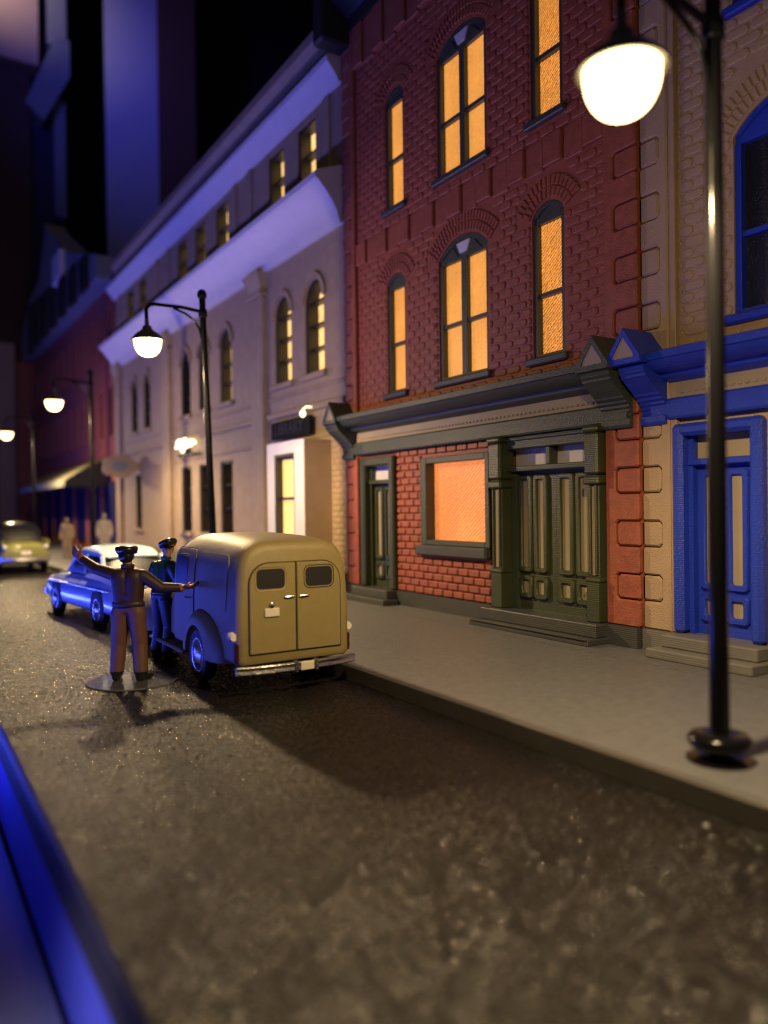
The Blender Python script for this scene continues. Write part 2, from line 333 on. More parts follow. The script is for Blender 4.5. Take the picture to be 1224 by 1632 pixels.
BRICKS = {}
def brick_mesh(w, h, t, style, mname):
    k = (round(w, 2), round(h, 3), style, mname)
    if k in BRICKS: return BRICKS[k]
    w = k[0]; mb = MB(); c = 0.035 if style else 0.016; b = 0.016
    def outline(i):
        a, d = w/2-i, h/2-i; cc = max(c-i*.4, .006)
        return [(-a+cc, -d), (a-cc, -d), (a, -d+cc), (a, d-cc), (a-cc, d), (-a+cc, d), (-a, d-cc), (-a, -d+cc)]
    o0 = outline(0); o1 = outline(b)
    mb.loft([[(0, p[0], p[1]) for p in o0], [(-t*.55, p[0], p[1]) for p in o0], [(-t, p[0], p[1]) for p in o1]], False, True)
    me = mb.mesh('brick'); me.materials.append(M[mname]); BRICKS[k] = me; return me
def lay_bricks(parent, mname, X, y0, y1, z0, z1, skip, style, pw=0.33, ph=0.152, t=0.028, out=None):
    rows = int(round((z1-z0)/ph)); ph = (z1-z0)/rows
    for r in range(rows):
        z = z0+ph*(r+.5); y = y0-(pw/2 if r % 2 else 0)
        while y < y1:
            a, b = max(y, y0), min(y+pw, y1); y += pw
            segs = [(a, b)]
            for (sa, sb, sc, sd) in skip:
                if sc < z+ph*.35 and sd > z-ph*.35:
                    ns = []
                    for p, q in segs:
                        if sb <= p or sa >= q: ns.append((p, q)); continue
                        if sa > p: ns.append((p, sa))
                        if sb < q: ns.append((sb, q))
                    segs = ns
            for p, q in segs:
                if q-p < 0.07: continue
                out.append((X, (p+q)/2, z, round(q-p-0.030, 2), ph-0.028, style, mname, t))
def place_bricks(lst, wall, limit=300):
    def size(b):
        p = proj((b[0], b[1], b[2]))
        if not p or not (-20 < p[0] < 1244 and -20 < p[1] < 1652): return 0
        return b[3]*b[4]/p[2]**3*b[0]
    lst = sorted(lst, key=size, reverse=True); big = [b for b in lst[:limit] if size(b) > 0]; rest = lst[len(big):]
    rnd = random.Random(3)
    for b in big:
        o = bpy.data.objects.new('brick', brick_mesh(b[3], b[4], b[7], b[5], b[6])); COL.objects.link(o); o.parent = wall
        o.location = (b[0]+rnd.uniform(-.004, .004), b[1], b[2]); o.rotation_euler = (rnd.uniform(-.008, .008), rnd.uniform(-.02, .02), rnd.uniform(-.015, .015))
    mb = MB()
    for b in rest:
        me = brick_mesh(b[3], b[4], b[7], b[5], b[6]); dx = rnd.uniform(-.004, .004)
        mb.add([(v.co.x+b[0]+dx, v.co.y+b[1], v.co.z+b[2]) for v in me.vertices], [tuple(p.vertices) for p in me.polygons])
    if rest:
        o = mb.build('brickwork', rest[0][6], wall, 0); o['kind'] = 'stuff'

def arch_bricks(parent, X, y0, y1, zs, zc, mname, t=0.03, rows=2):
    """radial bricks over a segmental arch, joined (each a few pixels)"""
    w = (y1-y0)/2; h = zc-zs; R = (w*w+h*h)/(2*h); cy = (y0+y1)/2; cz = zc-R; a = math.asin(min(1, w/R))*1.06
    mb = MB()
    for k in range(rows):
        ra = R+0.05+k*0.18; rb = ra+0.165; n = max(6, int(2*a*ra/0.085))
        for i in range(n):
            t0 = -a+2*a*(i+.12)/n; t1 = -a+2*a*(i+.88)/n
            pts = [(cy+ra*sin(t0), cz+ra*cos(t0)), (cy+ra*sin(t1), cz+ra*cos(t1)), (cy+rb*sin(t1), cz+rb*cos(t1)), (cy+rb*sin(t0), cz+rb*cos(t0))]
            cxm = sum(p[0] for p in pts)/4; czm = sum(p[1] for p in pts)/4
            ins = [(cxm+(p[0]-cxm)*.72, czm+(p[1]-czm)*.85) for p in pts]
            mb.loft([[(X, *p) for p in pts], [(X-t*.5, *p) for p in pts], [(X-t, *p) for p in ins]], False, True)
    o = mb.build('arch_brickwork', mname, parent, 0); o['kind'] = 'stuff'

def arched_window(parent, X, y0, y1, z0, zs, zc, frame, pane, cols=1, sill=True, panes2=None, depth=0.14, fan=False):
    """frame set in the reveal, filled arch head, sash panes, projecting sill"""
    win = MB(); ph = zs-0.10                      # panes end under the arch head
    fw = 0.085
    xa, xb = X+0.03, X+depth+0.08
    win.box(xa, xb, y0, y0+fw, z0, ph); win.box(xa, xb, y1-fw, y1, z0, ph)
    win.box(xa, xb, y0+fw, y1-fw, z0, z0+0.06)
    head = [(y0, ph), (y1, ph)]+arc_pts(y0, y1, zs, zc)[::-1]
    win.prism([(p[0], p[1]) for p in head], 'x', X+0.05, xb)
    ymid = (y0+y1)/2; mw = 0.075
    if cols == 2: win.box(X+0.035, xb, ymid-mw, ymid+mw, z0+0.06, ph+0.02)
    w = win.build('window', frame, parent, 0.5)
    # raised rim of the arch head
    rim = MB(); ao = arc_pts(y0+.012, y1-.012, zs, zc-.012, 14); wI = (y1-y0)
    ai = arc_pts(y0+.10, y1-.10, zs+.005, zc-.085, 14)
    rim.loft([[(X+.018, *p) for p in ao], [(X+.018, *p) for p in ai], [(X+.055, *p) for p in ai]], False, False, False)
    rim.loft([[(X+.055, *p) for p in ao], [(X+.018, *p) for p in ao]], False, False, False)
    rim.build('arch_rim', frame, w, 0.5)
    if fan:
        fm = MB(); cy = ymid
        fm.prism([(cy-.10, ph+.10), (cy+.10, ph+.10), (cy+.20, zc-.12), (cy-.20, zc-.12)], 'x', X+.02, X+.06)
        fm.build('fan_highlight', 'stucco_trim', w, 0.3)  # pale colour paints in the highlight on the arch head
        for sgn in (-1, 1):
            fm = MB(); fm.prism([(cy+sgn*.16, ph+.05), (cy+sgn*.52, ph+.05), (cy+sgn*.30, zc-.16)], 'x', X+.03, X+.06); fm.build('fan_panel', frame, w, 0.3)
    zmid = z0+(ph-z0)*0.47
    ranges = [(y0+fw, y1-fw)] if cols == 1 else [(y0+fw, ymid-mw), (ymid+mw, y1-fw)]
    for a, b in ranges:
        MB().box(xa+.03, xb, a, b, zmid-0.035, zmid+0.035).build('meeting_rail', frame, w, 0)
        MB().box(X+depth+.005, X+depth+.03, a, b, z0+.06, zmid-.035).build('pane', panes2 or pane, w, 0)
        MB().box(X+depth-.01, X+depth+.015, a, b, zmid+.035, ph).build('pane', pane, w, 0)
    if sill:
        sm = MB(); sm.cbox(X-.10, X+.10, y0-.10, y1+.10, z0-.125, z0-.002, .022); sm.build('sill', frame if frame != 'green' else 'plinth', w, 0)
    return w

def door_leaf(parent, X, y0, y1, z0, z1, m, ntall):
    """slab with raised tall lights over small square lights"""
    d = MB().box(X, X+.06, y0, y1, z0, z1).build('door', m, parent, 0)
    def light(ya, yb, za, zb):
        fr = 0.078; r = .035
        def rr(i, cc):
            a0, a1, b0, b1 = ya+i, yb-i, za+i, zb-i
            return [(a0+cc, b0), (a1-cc, b0), (a1, b0+cc), (a1, b1-cc), (a1-cc, b1), (a0+cc, b1), (a0, b1-cc), (a0, b0+cc)]
        g = MB(); A, B, C, D = rr(0, r), rr(.012, r), rr(fr-.012, r*.7), rr(fr, r*.7)
        g.loft([[(X, *p) for p in A], [(X-.045, *p) for p in A], [(X-.062, *p) for p in B], [(X-.062, *p) for p in C], [(X-.045, *p) for p in D], [(X-.004, *p) for p in D]], False, False)
        g.build('light_frame', m, d, 0.7)
        MB().prism(rr(fr-.004, r*.7), 'x', X-.012, X-.003).build('light_panel', 'cream', d, 0)
    W_ = (y1-y0); h = z1-z0
    zt0 = z0+h*0.27; zt1 = z1-h*0.03; zq0 = z0+h*0.08; zq1 = z0+h*0.245
    for a, b in ntall:
        light(y0+a*W_, y0+b*W_, zt0, zt1); light(y0+a*W_, y0+b*W_, zq0, zq1)
    return d

def console(parent, y0, y1, Xw, Xo, zb, zt, m):
    """ribbed S-curve bracket under the gabled cornice end"""
    prof = []
    n = 22
    for i in range(n+1):
        t = i/n
        x = Xw-0.12-(Xw-0.12-Xo-0.03)*(0.5-0.5*cos(pi*min(1, t*1.02)))**1.15
        z = zb+.14+(zt-zb-.14)*t
        st = -0.018 if (i % 2 and (t < .42 or t > .72)) else 0.0
        prof.append((x+st, z))
    poly = [(Xw, zb), (Xw-.14, zb), (Xw-.17, zb+.04), (Xw-.17, zb+.12)]+prof+[(Xw, zt)]
    mb = MB(); mb.prism([(p[0], p[1]) for p in poly], 'y', y0, y1); return mb.build('bracket', m, parent, 0.3)
def gable_end(parent, yc, hw, Xo, Xw, z0, z1, m):
    g = MB(); a = [(yc-hw, z0), (yc+hw, z0), (yc+hw*.96, z0+.09), (yc, z1), (yc-hw*.96, z0+.09)]
    g.prism(a, 'x', Xo+.03, Xw)
    k = 0.60; cz = z0+(z1-z0)*.42
    b = [(yc+(p[0]-yc)*k, cz+(p[1]-cz)*k) for p in a]
    g.loft([[(Xo+.03, *p) for p in a], [(Xo-.02, *[yc+(p[0]-yc)*.97, cz+(p[1]-cz)*.97]) for p in a], [(Xo-.02, *p) for p in b], [(Xo+.02, *p) for p in b]], False, False)
    o = g.build('gable_cap', m, parent, 0.4)
    MB().prism(b, 'x', Xo-.004, Xo+.026).build('gable_panel', 'cream', o, 0)
    return o
def shop_cornice(parent, Xw, y0, y1, m, zo=0.0, dots=True):
    """projecting cornice: lower band, dotted frieze, coved soffit, front edge"""
    c = MB()
    prof = [(Xw+.05, 3.44), (Xw-.13, 3.44), (Xw-.15, 3.47), (Xw-.15, 3.69), (Xw-.12, 3.72), (Xw-.08, 3.73), (Xw-.08, 3.93)]
    cove = [(Xw-.12, 3.95), (Xw-.20, 3.97), (Xw-.24, 4.00), (Xw-.26, 4.055), (Xw-.38, 4.06), (Xw-.46, 4.09), (Xw-.53, 4.15), (Xw-.56, 4.19), (Xw-.60, 4.195), (Xw-.60, 4.29), (Xw-.56, 4.31), (Xw+.05, 4.40)]
    c.prism([(p[0], p[1]+zo) for p in prof+cove], 'y', y0, y1)
    co = c.build('cornice', m, parent, 0.35)
    MB().box(Xw-.088, Xw-.06, y0+.3, y1-.3, 3.725+zo, 3.935+zo).build('frieze', 'cream', co, 0)
    if dots:
        d = MB(); n = int((y1-y0-.7)/0.105)
        for i in range(n):
            y = y0+.35+i*.105; d.cbox(Xw-.105, Xw-.085, y, y+.055, 3.775+zo, 3.81+zo, .006)
        o = d.build('frieze_pegs', 'cream', co, 0); o['kind'] = 'stuff'
    return co

def offset_poly(p, d):
    """inset a simple polygon by d (mitred)"""
    n = len(p); area2 = sum(p[i][0]*p[(i+1) % n][1]-p[(i+1) % n][0]*p[i][1] for i in range(n)); sg = 1 if area2 > 0 else -1
    out = []
    for i in range(n):
        a, b, c = Vector(p[i-1]), Vector(p[i]), Vector(p[(i+1) % n])
        e1, e2 = (b-a).normalized(), (c-b).normalized(); n1, n2 = Vector((-e1.y, e1.x))*sg, Vector((-e2.y, e2.x))*sg
        m_ = (n1+n2); k = d/max(.35, 1+n1.dot(n2)); out.append((b.x+m_.x*k, b.y+m_.y*k))
    return out
def quoins(parent, X, ycorner, yin, z0, z1, m, ph=0.384):
    """corner column: long blocks grow out of a strip like a comb, short rounded blocks sit in the notches"""
    s = 1 if yin > ycorner else -1; w = abs(yin-ycorner); Y = lambda u: ycorner+s*u*w
    a, b = sorted((Y(.02), Y(.97))); MB().box(X-.012, X+.1, a, b, z0, z1).build('quoin_backing', m, parent, 0)
    n = int(round((z1-z0)/ph)); n -= (n+1) % 2; ph = (z1-z0)/n; r = .045/w; rz = .045
    poly = [(Y(1), z0), (Y(1), z1)]
    for i in range(n-1, -1, -1):
        za, zb = z0+i*ph, z0+(i+1)*ph
        if i % 2 == 0: poly += [(Y(.05), zb), (Y(0), zb-.03), (Y(0), za+.03), (Y(.05), za)]
        else: poly += [(Y(.70-r), zb), (Y(.70), zb-rz), (Y(.70), za+rz), (Y(.70-r), za)]
    q1 = offset_poly(poly, .020)
    c = MB(); c.loft([[(X+.12, *p) for p in poly], [(X-.075, *p) for p in poly], [(X-.098, *p) for p in q1]], False, True); c.build('quoin_column', m, parent, 0)
    for i in range(1, n, 2):
        za, zb = z0+i*ph+.018, z0+(i+1)*ph-.018; u = .66
        p = [(Y(0), za+.02), (Y(.04), za), (Y(u-r), za), (Y(u), za+rz), (Y(u), zb-rz), (Y(u-r), zb), (Y(.04), zb), (Y(0), zb-.02)]
        k = MB(); k.loft([[(X+.12, *v) for v in p], [(X-.062, *v) for v in p], [(X-.088, *v) for v in offset_poly(p, .024)]], False, True); k.build('quoin', m, parent, 0)

# ------------------------------------------------------------------ red brick house
XR = 9.0; RY0, RY1 = 7.30, 15.67
red = empty('brick_house', (0, 0, 0)); tag(red, 'red brick town house with dark green shopfront and amber lit windows', 'house')
wins = []
for fl_ in (0, 1):
    dz = 3.9*fl_
    for (a, b, c) in ((13.24, 13.94, 1), (10.62, 12.09, 2), (8.77, 9.49, 1)):
        wins.append((a, b, 4.68+dz, 6.98+dz if c == 1 else 7.0+dz, 7.19+dz if c == 1 else 7.32+dz, c, fl_))
shopwin = (10.62, 12.60, 1.52, 3.14, 3.14)
ops = [(w[0], w[1], w[2], w[3], w[4]) for w in wins]+[shopwin, (13.74, 14.88, 0.49, 3.28, 3.28), (8.10, 10.22, 0.49, 3.425, 3.425)]
wm = MB(); wall_sheet(wm, XR, RY0, RY1, 0.2, 13.2, ops, 0.3); shell(wm, XR, RY0, RY1, 0.2, 13.2)
rwall = wm.build('wall', 'red', red, 0)
bl = []
skip = [(w[0]-.02, w[1]+.02, w[2]-.13, w[3]+.05) for w in wins]
for w in wins:      # head of each arch plus its ring of radial bricks
    wid = w[1]-w[0]; hh = (w[4]-w[3])
    for k in range(7):
        t = k/7; half = (wid/2+.36)*math.sqrt(max(0, 1-t*t*.8)); cy = (w[0]+w[1])/2; za = w[3]+.0+(hh+.42)*t; skip.append((cy-half, cy+half, za, za+(hh+.42)/7))
skip_low = [(12.60+.04, 12.60+.04, 0, 0), (10.55, 12.72, 1.28, 3.22), (13.62, 15.0, 0.3, 3.42), (7.95, 10.5, 0.3, 3.55)]
lay_bricks(rwall, 'red', XR, 7.90, 15.15, 0.50, 3.44, skip_low, 0, 0.318, 0.147, 0.040, bl)
lay_bricks(rwall, 'red', XR, 7.90, 15.15, 4.36, 7.66, skip, 1, 0.345, 0.152, 0.022, bl)
lay_bricks(rwall, 'red', XR, 7.90, 15.15, 8.24, 12.1, skip, 1, 0.345, 0.152, 0.022, bl)
place_bricks(bl, rwall, 300)
for zz in (7.68, 12.12):                      # soldier courses of upright blocks
    n = 17; pw = (15.15-7.90)/n
    for i in range(n):
        y = 7.90+i*pw; pr = .030 if i % 2 else .075
        if zz > 8: pr += .03
        MB().cbox(XR-pr, XR+.02, y+.012, y+pw-.012, zz+(.0 if i % 2 else .04), zz+(.53 if zz < 8 else .98), .018).build('upright_brick', 'red', rwall, 0)
for w in wins:
    arch_bricks(rwall, XR, w[0], w[1], w[3], w[4], 'red', .032, 2)
    rough = (w[5] == 1 and w[0] < 9)
    arched_window(red, XR, w[0], w[1], w[2], w[3], w[4], 'green', 'pane_rough' if rough else 'pane', w[5], True, None, fan=(w[5] == 2))
quoins(red, XR, RY0, 7.90, 0.5, 13.1, 'red'); quoins(red, XR, RY1, 15.15, 0.5, 13.1, 'red')
# plinth
pl = MB(); pl.box(8.86, 9.02, RY0+.01, 7.93, .2, .50); pl.box(8.93, 9.02, 7.93, 15.12, .2, .497); pl.box(8.86, 9.02, 15.12, RY1-.01, .2, .50); pl.build('plinth', 'plinth', red, 0)
# shop window
sw_ = MB(); a, b, z0, z1, _ = shopwin
for bx in ((a-.03, a+.09, z0-.02, z1+.09), (b-.09, b+.10, z0-.02, z1+.09), (a+.09, b-.09, z1-.03, z1+.09), (a+.09, b-.09, z0-.02, z0+.08)): sw_.cbox(XR-.07, XR+.20, *bx, .012)
shw = sw_.build('shop_window', 'green', red, 0)
MB().box(XR+.15, XR+.19, a+.09, b-.09, z0+.08, z1-.03).build('pane', 'pane_big', shw, 0)
MB().cbox(XR-.17, XR+.05, a-.02, b+.20, z0-.22, z0-.025, .03).build('sill', 'plinth', shw, 0)
# main double door
dr = MB()
md = empty('double_door', (0, 0, 0)); md.parent = red
for (ya, yb) in ((7.95, 8.19), (10.12, 10.40)):
    p = MB(); p.cbox(8.79, 9.12, ya, yb, .50, 1.12, .012); p.cbox(8.84, 9.12, ya+.02, yb-.02, 1.12, 2.58, .012)
    p.cbox(8.80, 9.12, ya+.04, ya+.08, 1.2, 2.56, .01); p.cbox(8.80, 9.12, yb-.08, yb-.04, 1.2, 2.56, .01)
    p.cbox(8.76, 9.12, ya-.03, yb+.03, 2.56, 2.70, .03); p.cbox(8.76, 9.12, ya-.015, yb+.015, 2.71, 3.34, .035); p.cbox(8.74, 9.12, ya-.03, yb+.03, 3.345, 3.438, .03)
    p.cbox(8.775, 9.12, ya-.02, yb+.02, 1.09, 1.17, .025)
    po = p.build('pilaster', 'door_green', md, 0.3)
    MB().box(8.835, 8.85, ya+.09, yb-.09, 1.2, 2.54).build('pilaster_inlay', 'cream', po, 0)
t = MB(); t.cbox(8.93, 9.25, 8.19, 10.12, 3.22, 3.436, .012); t.cbox(8.96, 9.25, 8.19, 10.12, 2.84, 2.93, .012); t.cbox(8.97, 9.25, 9.12, 9.21, 2.93, 3.22, .01)
t.cbox(8.90, 9.0, 8.19, 10.12, 3.36, 3.40, .01)
t.box(9.05, 9.25, 10.0, 10.12, .5, 2.84); t.box(9.05, 9.25, 8.19, 8.27, .5, 2.84)
to = t.build('transom', 'green', md, 0)
for (ya, yb) in ((8.19, 9.12), (9.21, 10.12)): MB().box(9.16, 9.19, ya, yb, 2.93, 3.22).build('transom_light', 'stucco_trim', to, 0)
door_leaf(md, 9.13, 8.27, 9.13, .5, 2.84, 'door_green', ((.06, .46), (.52, .92)))
door_leaf(md, 9.13, 9.133, 10.0, .5, 2.84, 'door_green', ((.20, .56), (.61, .97)))
st = MB(); st.cbox(8.42, 8.9, 7.83, 10.55, .204, .30, .012); st.cbox(8.62, 8.95, 7.86, 10.50, .30, .495, .012); st.box(8.94, 9.29, 8.11, 10.21, .45, .4995); st.cbox(8.40, 8.46, 7.84, 10.52, .285, .312, .008)
st.build('doorstep', 'plinth', red, 0)
def single_door(parent, X, ya, yb, m, ztop=3.34, zb=.50, jw=.19, trans='stucco_trim', rounded=.03):
    fr = MB(); fr.cbox(X-.13, X+.2, ya, ya+jw, zb, ztop, rounded); fr.cbox(X-.13, X+.2, yb-jw, yb, zb, ztop, rounded); fr.cbox(X-.125, X+.2, ya+jw*.6, yb-jw*.6, ztop-jw, ztop-.001, rounded)
    fr.box(X+.03, X+.2, ya+jw, ya+jw+.07, zb, ztop-jw); fr.box(X+.03, X+.2, yb-jw-.07, yb-jw, zb, ztop-jw)
    fr.cbox(X+.0, X+.2, ya+jw, yb-jw, ztop-jw-.40, ztop-jw-.31, .015)
    f = fr.build('door_frame', m, parent, 0.3)
    MB().box(X+.14, X+.17, ya+jw+.07, yb-jw-.07, ztop-jw-.31, ztop-jw).build('transom_light', trans, f, 0)
    door_leaf(f, X+.13, ya+jw+.07, yb-jw-.07, zb, ztop-jw-.40, m, ((.08, .46), (.54, .92)))
single_door(red, XR, 13.63, 15.0, 'door_green', 3.36, .5, .19)
st = MB(); st.cbox(8.52, 8.9, 13.5, 15.6, .204, .32, .012); st.cbox(8.68, 8.94, 13.62, 15.1, .32, .495, .012); st.box(8.935, 9.29, 13.75, 14.87, .45, .4995); st.build('doorstep', 'plinth', red, 0)
rc = shop_cornice(red, XR, 7.45, 15.45, 'green')
for yc in (7.64, 15.45):
    console(rc, yc-.26, yc+.26, XR, 8.37, 3.36, 4.16, 'green'); gable_end(rc, yc, .31, 8.36, XR+.05, 4.15, 4.66, 'green')
# roof cornice
rf = MB(); rf.prism([(XR+.1, 13.1), (XR-.12, 13.1), (XR-.16, 13.35), (XR-.45, 13.55), (XR-.70, 13.75), (XR-.74, 14.05), (XR-.6, 14.2), (XR+.1, 14.2)], 'y', RY0-.05, RY1+.1)
rfo = rf.build('roof_cornice', 'frame_dark', red, 0.3)
for yc in (7.5, 15.5):
    MB().cbox(XR-.80, XR+.1, yc-.24, yc+.24, 12.75, 14.4, .06).build('cornice_bracket', 'frame_dark', rfo, 0)

# ------------------------------------------------------------------ tan brick house with blue shopfront
XT = 9.10; TY0, TY1 = 0.6, 7.30
tan = empty('tan_house', (0, 0, 0)); tag(tan, 'tan brick town house with bright blue shopfront cornice, door and window frames', 'house')
twin = []
for fl_ in (0, 1):
    dz = 3.9*fl_
    for (a, b, c) in ((4.40, 5.92, 2), (1.9, 2.7, 1)): twin.append((a, b, 4.66+dz, 6.92+dz, 7.30+dz, c))
tops = [w[:5] for w in twin]+[(5.60, 6.70, .49, 3.2, 3.2), (1.2, 4.6, 1.3, 3.2, 3.2)]
wm = MB(); wall_sheet(wm, XT, TY0, TY1, 0.2, 13.2, tops, 0.3); shell(wm, XT, TY0, TY1, 0.2, 13.2)
twall = wm.build('wall', 'tan', tan, 0)
tb = []
tskip = [(w[0]-.02, w[1]+.02, w[2]-.13, w[3]+.05) for w in twin]
for w in twin:
    wid = w[1]-w[0]; hh = w[4]-w[3]
    for k in range(7):
        t = k/7; half = (wid/2+.36)*math.sqrt(max(0, 1-t*t*.8)); cy = (w[0]+w[1])/2; za = w[3]+(hh+.42)*t; tskip.append((cy-half, cy+half, za, za+(hh+.42)/7))
lay_bricks(twall, 'tan', XT, 3.2, 6.74, 4.36, 12.2, tskip, 1, 0.33, 0.150, 0.022, tb)
lay_bricks(twall, 'tan', XT, 3.2, 6.74, .5, 3.44, [(5.45, 6.84, .3, 3.42), (1.0, 4.75, 1.1, 3.4)], 1, 0.33, 0.150, 0.022, tb)
place_bricks(tb, twall, 300)
for w in twin:
    arch_bricks(twall, XT, w[0], w[1], w[3], w[4], 'tan', .028, 2)
    arched_window(tan, XT, w[0], w[1], w[2], w[3], w[4], 'blue', 'glass_dark', w[5], True)
quoins(tan, XT-.02, TY1-.005, 6.84, 0.5, 13.1, 'tan')
MB().cbox(XT-.09, XT+.05, 6.74, 6.845, .5, 13.1, .012).build('corner_strip', 'tan', tan, 0)
pl = MB(); pl.box(8.95, 9.12, TY0, TY1-.01, .2, .495); pl.build('plinth', 'step_light', tan, 0)
single_door(tan, XT-.02, 5.50, 6.80, 'blue', 3.34, .5, .17, 'cream', .05)
st = MB(); st.cbox(8.50, 8.98, 5.35, 6.88, .204, .33, .014); st.cbox(8.72, 9.02, 5.42, 6.80, .33, .497, .014); st.box(9.01, 9.38, 5.61, 6.69, .45, .4995); st.build('doorstep', 'step_light', tan, 0)
sh = MB(); sh.cbox(XT-.05, XT+.2, 4.5, 4.7, 1.2, 3.3, .02); sh.cbox(XT-.05, XT+.2, 1.1, 4.5, 3.12, 3.3, .02); sh.cbox(XT-.05, XT+.2, 1.1, 4.5, 1.2, 1.36, .02)
so = sh.build('shop_window', 'blue', tan, 0); MB().box(XT+.15, XT+.18, 1.1, 4.5, 1.36, 3.12).build('pane', 'glass_dark', so, 0)
tcn = shop_cornice(tan, XT, 0.8, 7.10, 'blue', -.02)
console(tcn, 6.86, 7.27, XT, 8.46, 3.36, 4.14, 'blue'); gable_end(tcn, 7.12, .30, 8.40, XT+.05, 4.16, 4.66, 'blue')
rf = MB(); rf.prism([(XT+.1, 13.1), (XT-.12, 13.1), (XT-.16, 13.35), (XT-.70, 13.75), (XT-.74, 14.05), (XT+.1, 14.2)], 'y', TY0, TY1-.1); rf.build('roof_cornice', 'blue', tan, 0.3)

# ------------------------------------------------------------------ long stucco hall
hall = empty('stucco_hall', (0, 0, 0)); tag(hall, 'long pale stucco hall with arched windows and deep coved cornice', 'hall')
XH = 9.0; HY0, HY1 = 15.74, 37.6
arch = []; gw = []; att = []
for y in (17.35, 19.20): arch.append((y-.52, y+.52)); att.append((y+.30-.50, y+.30+.50))
for y in (23.5, 25.55, 27.5): arch.append((y-.52, y+.52)); att.append((y+.18-.55, y+.18+.55)); gw.append((y+.05-.55, y+.05+.55))
for y in (32.6, 34.6): arch.append((y-.52, y+.52)); att.append((y+.4-.55, y+.4+.55))
gw += [(33.6, 34.6)]
ops = [(a, b, 5.66, 7.50, 8.02) for a, b in arch]+[(a, b, 1.45, 3.80, 3.80) for a, b in gw]+[(a, b, 10.55, 12.05, 12.05) for a, b in att]
wm = MB(); wall_sheet(wm, XH, HY0, HY1, .2, 13.9, ops, .42); shell(wm, XH, HY0, HY1, .2, 13.9, 7)
hwall = wm.build('wall', 'stucco', hall, 0)
def hall_window(a, b, z0, zs, zc, pane, bars=2):
    w = MB(); xa, xb = XH+.05, XH+.40; fw = .09
    w.box(xa, xb, a, a+fw, z0, zs); w.box(xa, xb, b-fw, b, z0, zs); w.box(xa, xb, a+fw, b-fw, z0, z0+.06)
    if zc > zs+.01:
        ao = arc_pts(a, b, zs, zc, 12); ai = arc_pts(a+fw, b-fw, zs, zc-fw, 12)
        w.loft([[(xa, *p) for p in ao], [(xa, *p) for p in ai], [(xb, *p) for p in ai]], False, False, False)
    else: w.box(xa, xb, a+fw, b-fw, zs-.07, zs)
    wo = w.build('window', 'frame_dark', hall, 0)
    top = zs if zc <= zs+.01 else zs
    n = bars+1
    for i in range(n):
        za = z0+.06+(top-z0-.06)*i/n; zb = z0+.06+(top-z0-.06)*(i+1)/n
        MB().box(xb-.04, xb-.01, a+fw, b-fw, za+.025, zb-.025).build('pane', pane, wo, 0)
        if i: MB().box(xa+.08, xb, a+fw, b-fw, za-.025, za+.025).build('glazing_bar', 'frame_dark', wo, 0)
    if zc > zs+.01:
        ai = arc_pts(a+fw, b-fw, zs+.03, zc-fw, 12); MB().prism(ai, 'x', xb-.04, xb-.01).build('pane', pane, wo, 0)
        MB().box(xa+.08, xb, a+fw, b-fw, zs-.025, zs+.03).build('glazing_bar', 'frame_dark', wo, 0)
        # stucco hood moulding round the arch head
        ho = arc_pts(a-.16, b+.16, zs, zc+.16, 14); hi = arc_pts(a-.02, b+.02, zs, zc+.02, 14)
        h = MB(); h.loft([[(XH, *p) for p in ho], [(XH-.07, *p) for p in ho], [(XH-.07, *p) for p in hi], [(XH, *p) for p in hi]], False, False, False); h.build('hood_mould', 'stucco', wo, 0.3)
    MB().cbox(XH-.12, XH+.1, a-.16, b+.16, z0-.16, z0-.002, .02).build('sill', 'stucco', wo, 0)
for i, (a, b) in enumerate(arch): hall_window(a, b, 5.66, 7.50, 8.02, 'pane_pale' if i < 2 else ('pane_dim' if i != 2 else 'pane_pale'), 2)
for i, (a, b) in enumerate(gw): hall_window(a, b, 1.45, 3.80, 3.80, 'pane_dim', 2)
for i, (a, b) in enumerate(att): hall_window(a, b, 10.55, 12.05, 12.05, 'pane_pale', 1)
for y in (20.7, 29.55, 37.1):                 # giant pilasters
    p = MB(); p.cbox(XH-.16, XH+.02, y-.42, y+.42, .7, 8.3, .03); p.cbox(XH-.24, XH+.02, y-.50, y+.50, 8.3, 8.42, .02)
    p.loft([[(XH-.16, y-.42, 8.42), (XH-.16, y+.42, 8.42), (XH+.02, y+.42, 8.42), (XH+.02, y-.42, 8.42)], [(XH-.34, y-.55, 8.95), (XH-.34, y+.55, 8.95), (XH+.02, y+.55, 8.95), (XH+.02, y-.55, 8.95)]])
    p.cbox(XH-.24, XH+.02, y-.50, y+.50, .2, .7, .03); p.build('pilaster', 'stucco', hall, 0)
cv = MB(); cprof = [(XH+.02, 8.95), (XH-.12, 8.95), (XH-.14, 9.05)]+[(XH-.14-.60*(1-cos(pi/2*t)), 9.05+.62*sin(pi/2*t)) for t in (.2, .4, .6, .8, 1.0)][::1]
cprof = [(XH+.02, 8.93), (XH-.12, 8.93), (XH-.15, 9.02)]+[(XH-.15-.55*t**1.25, 9.02+.82*t**.8) for t in (.12, .25, .4, .55, .7, .85, 1.0)]+[(XH-.74, 9.86), (XH-.76, 9.98), (XH-.70, 10.04), (XH+.02, 10.30)]
cv.prism(cprof, 'y', HY0+.02, HY1+.3); cv.build('coved_cornice', 'stucco_trim', hall, 0.5)
tr = MB(); tr.prism([(XH+.02, 12.22), (XH-.10, 12.22), (XH-.18, 12.36), (XH-.40, 12.62), (XH-.42, 12.74), (XH-.36, 12.78), (XH+.02, 12.84)], 'y', HY0+.02, HY1+.2); tr.build('attic_trim', 'stucco_trim', hall, 0.5)
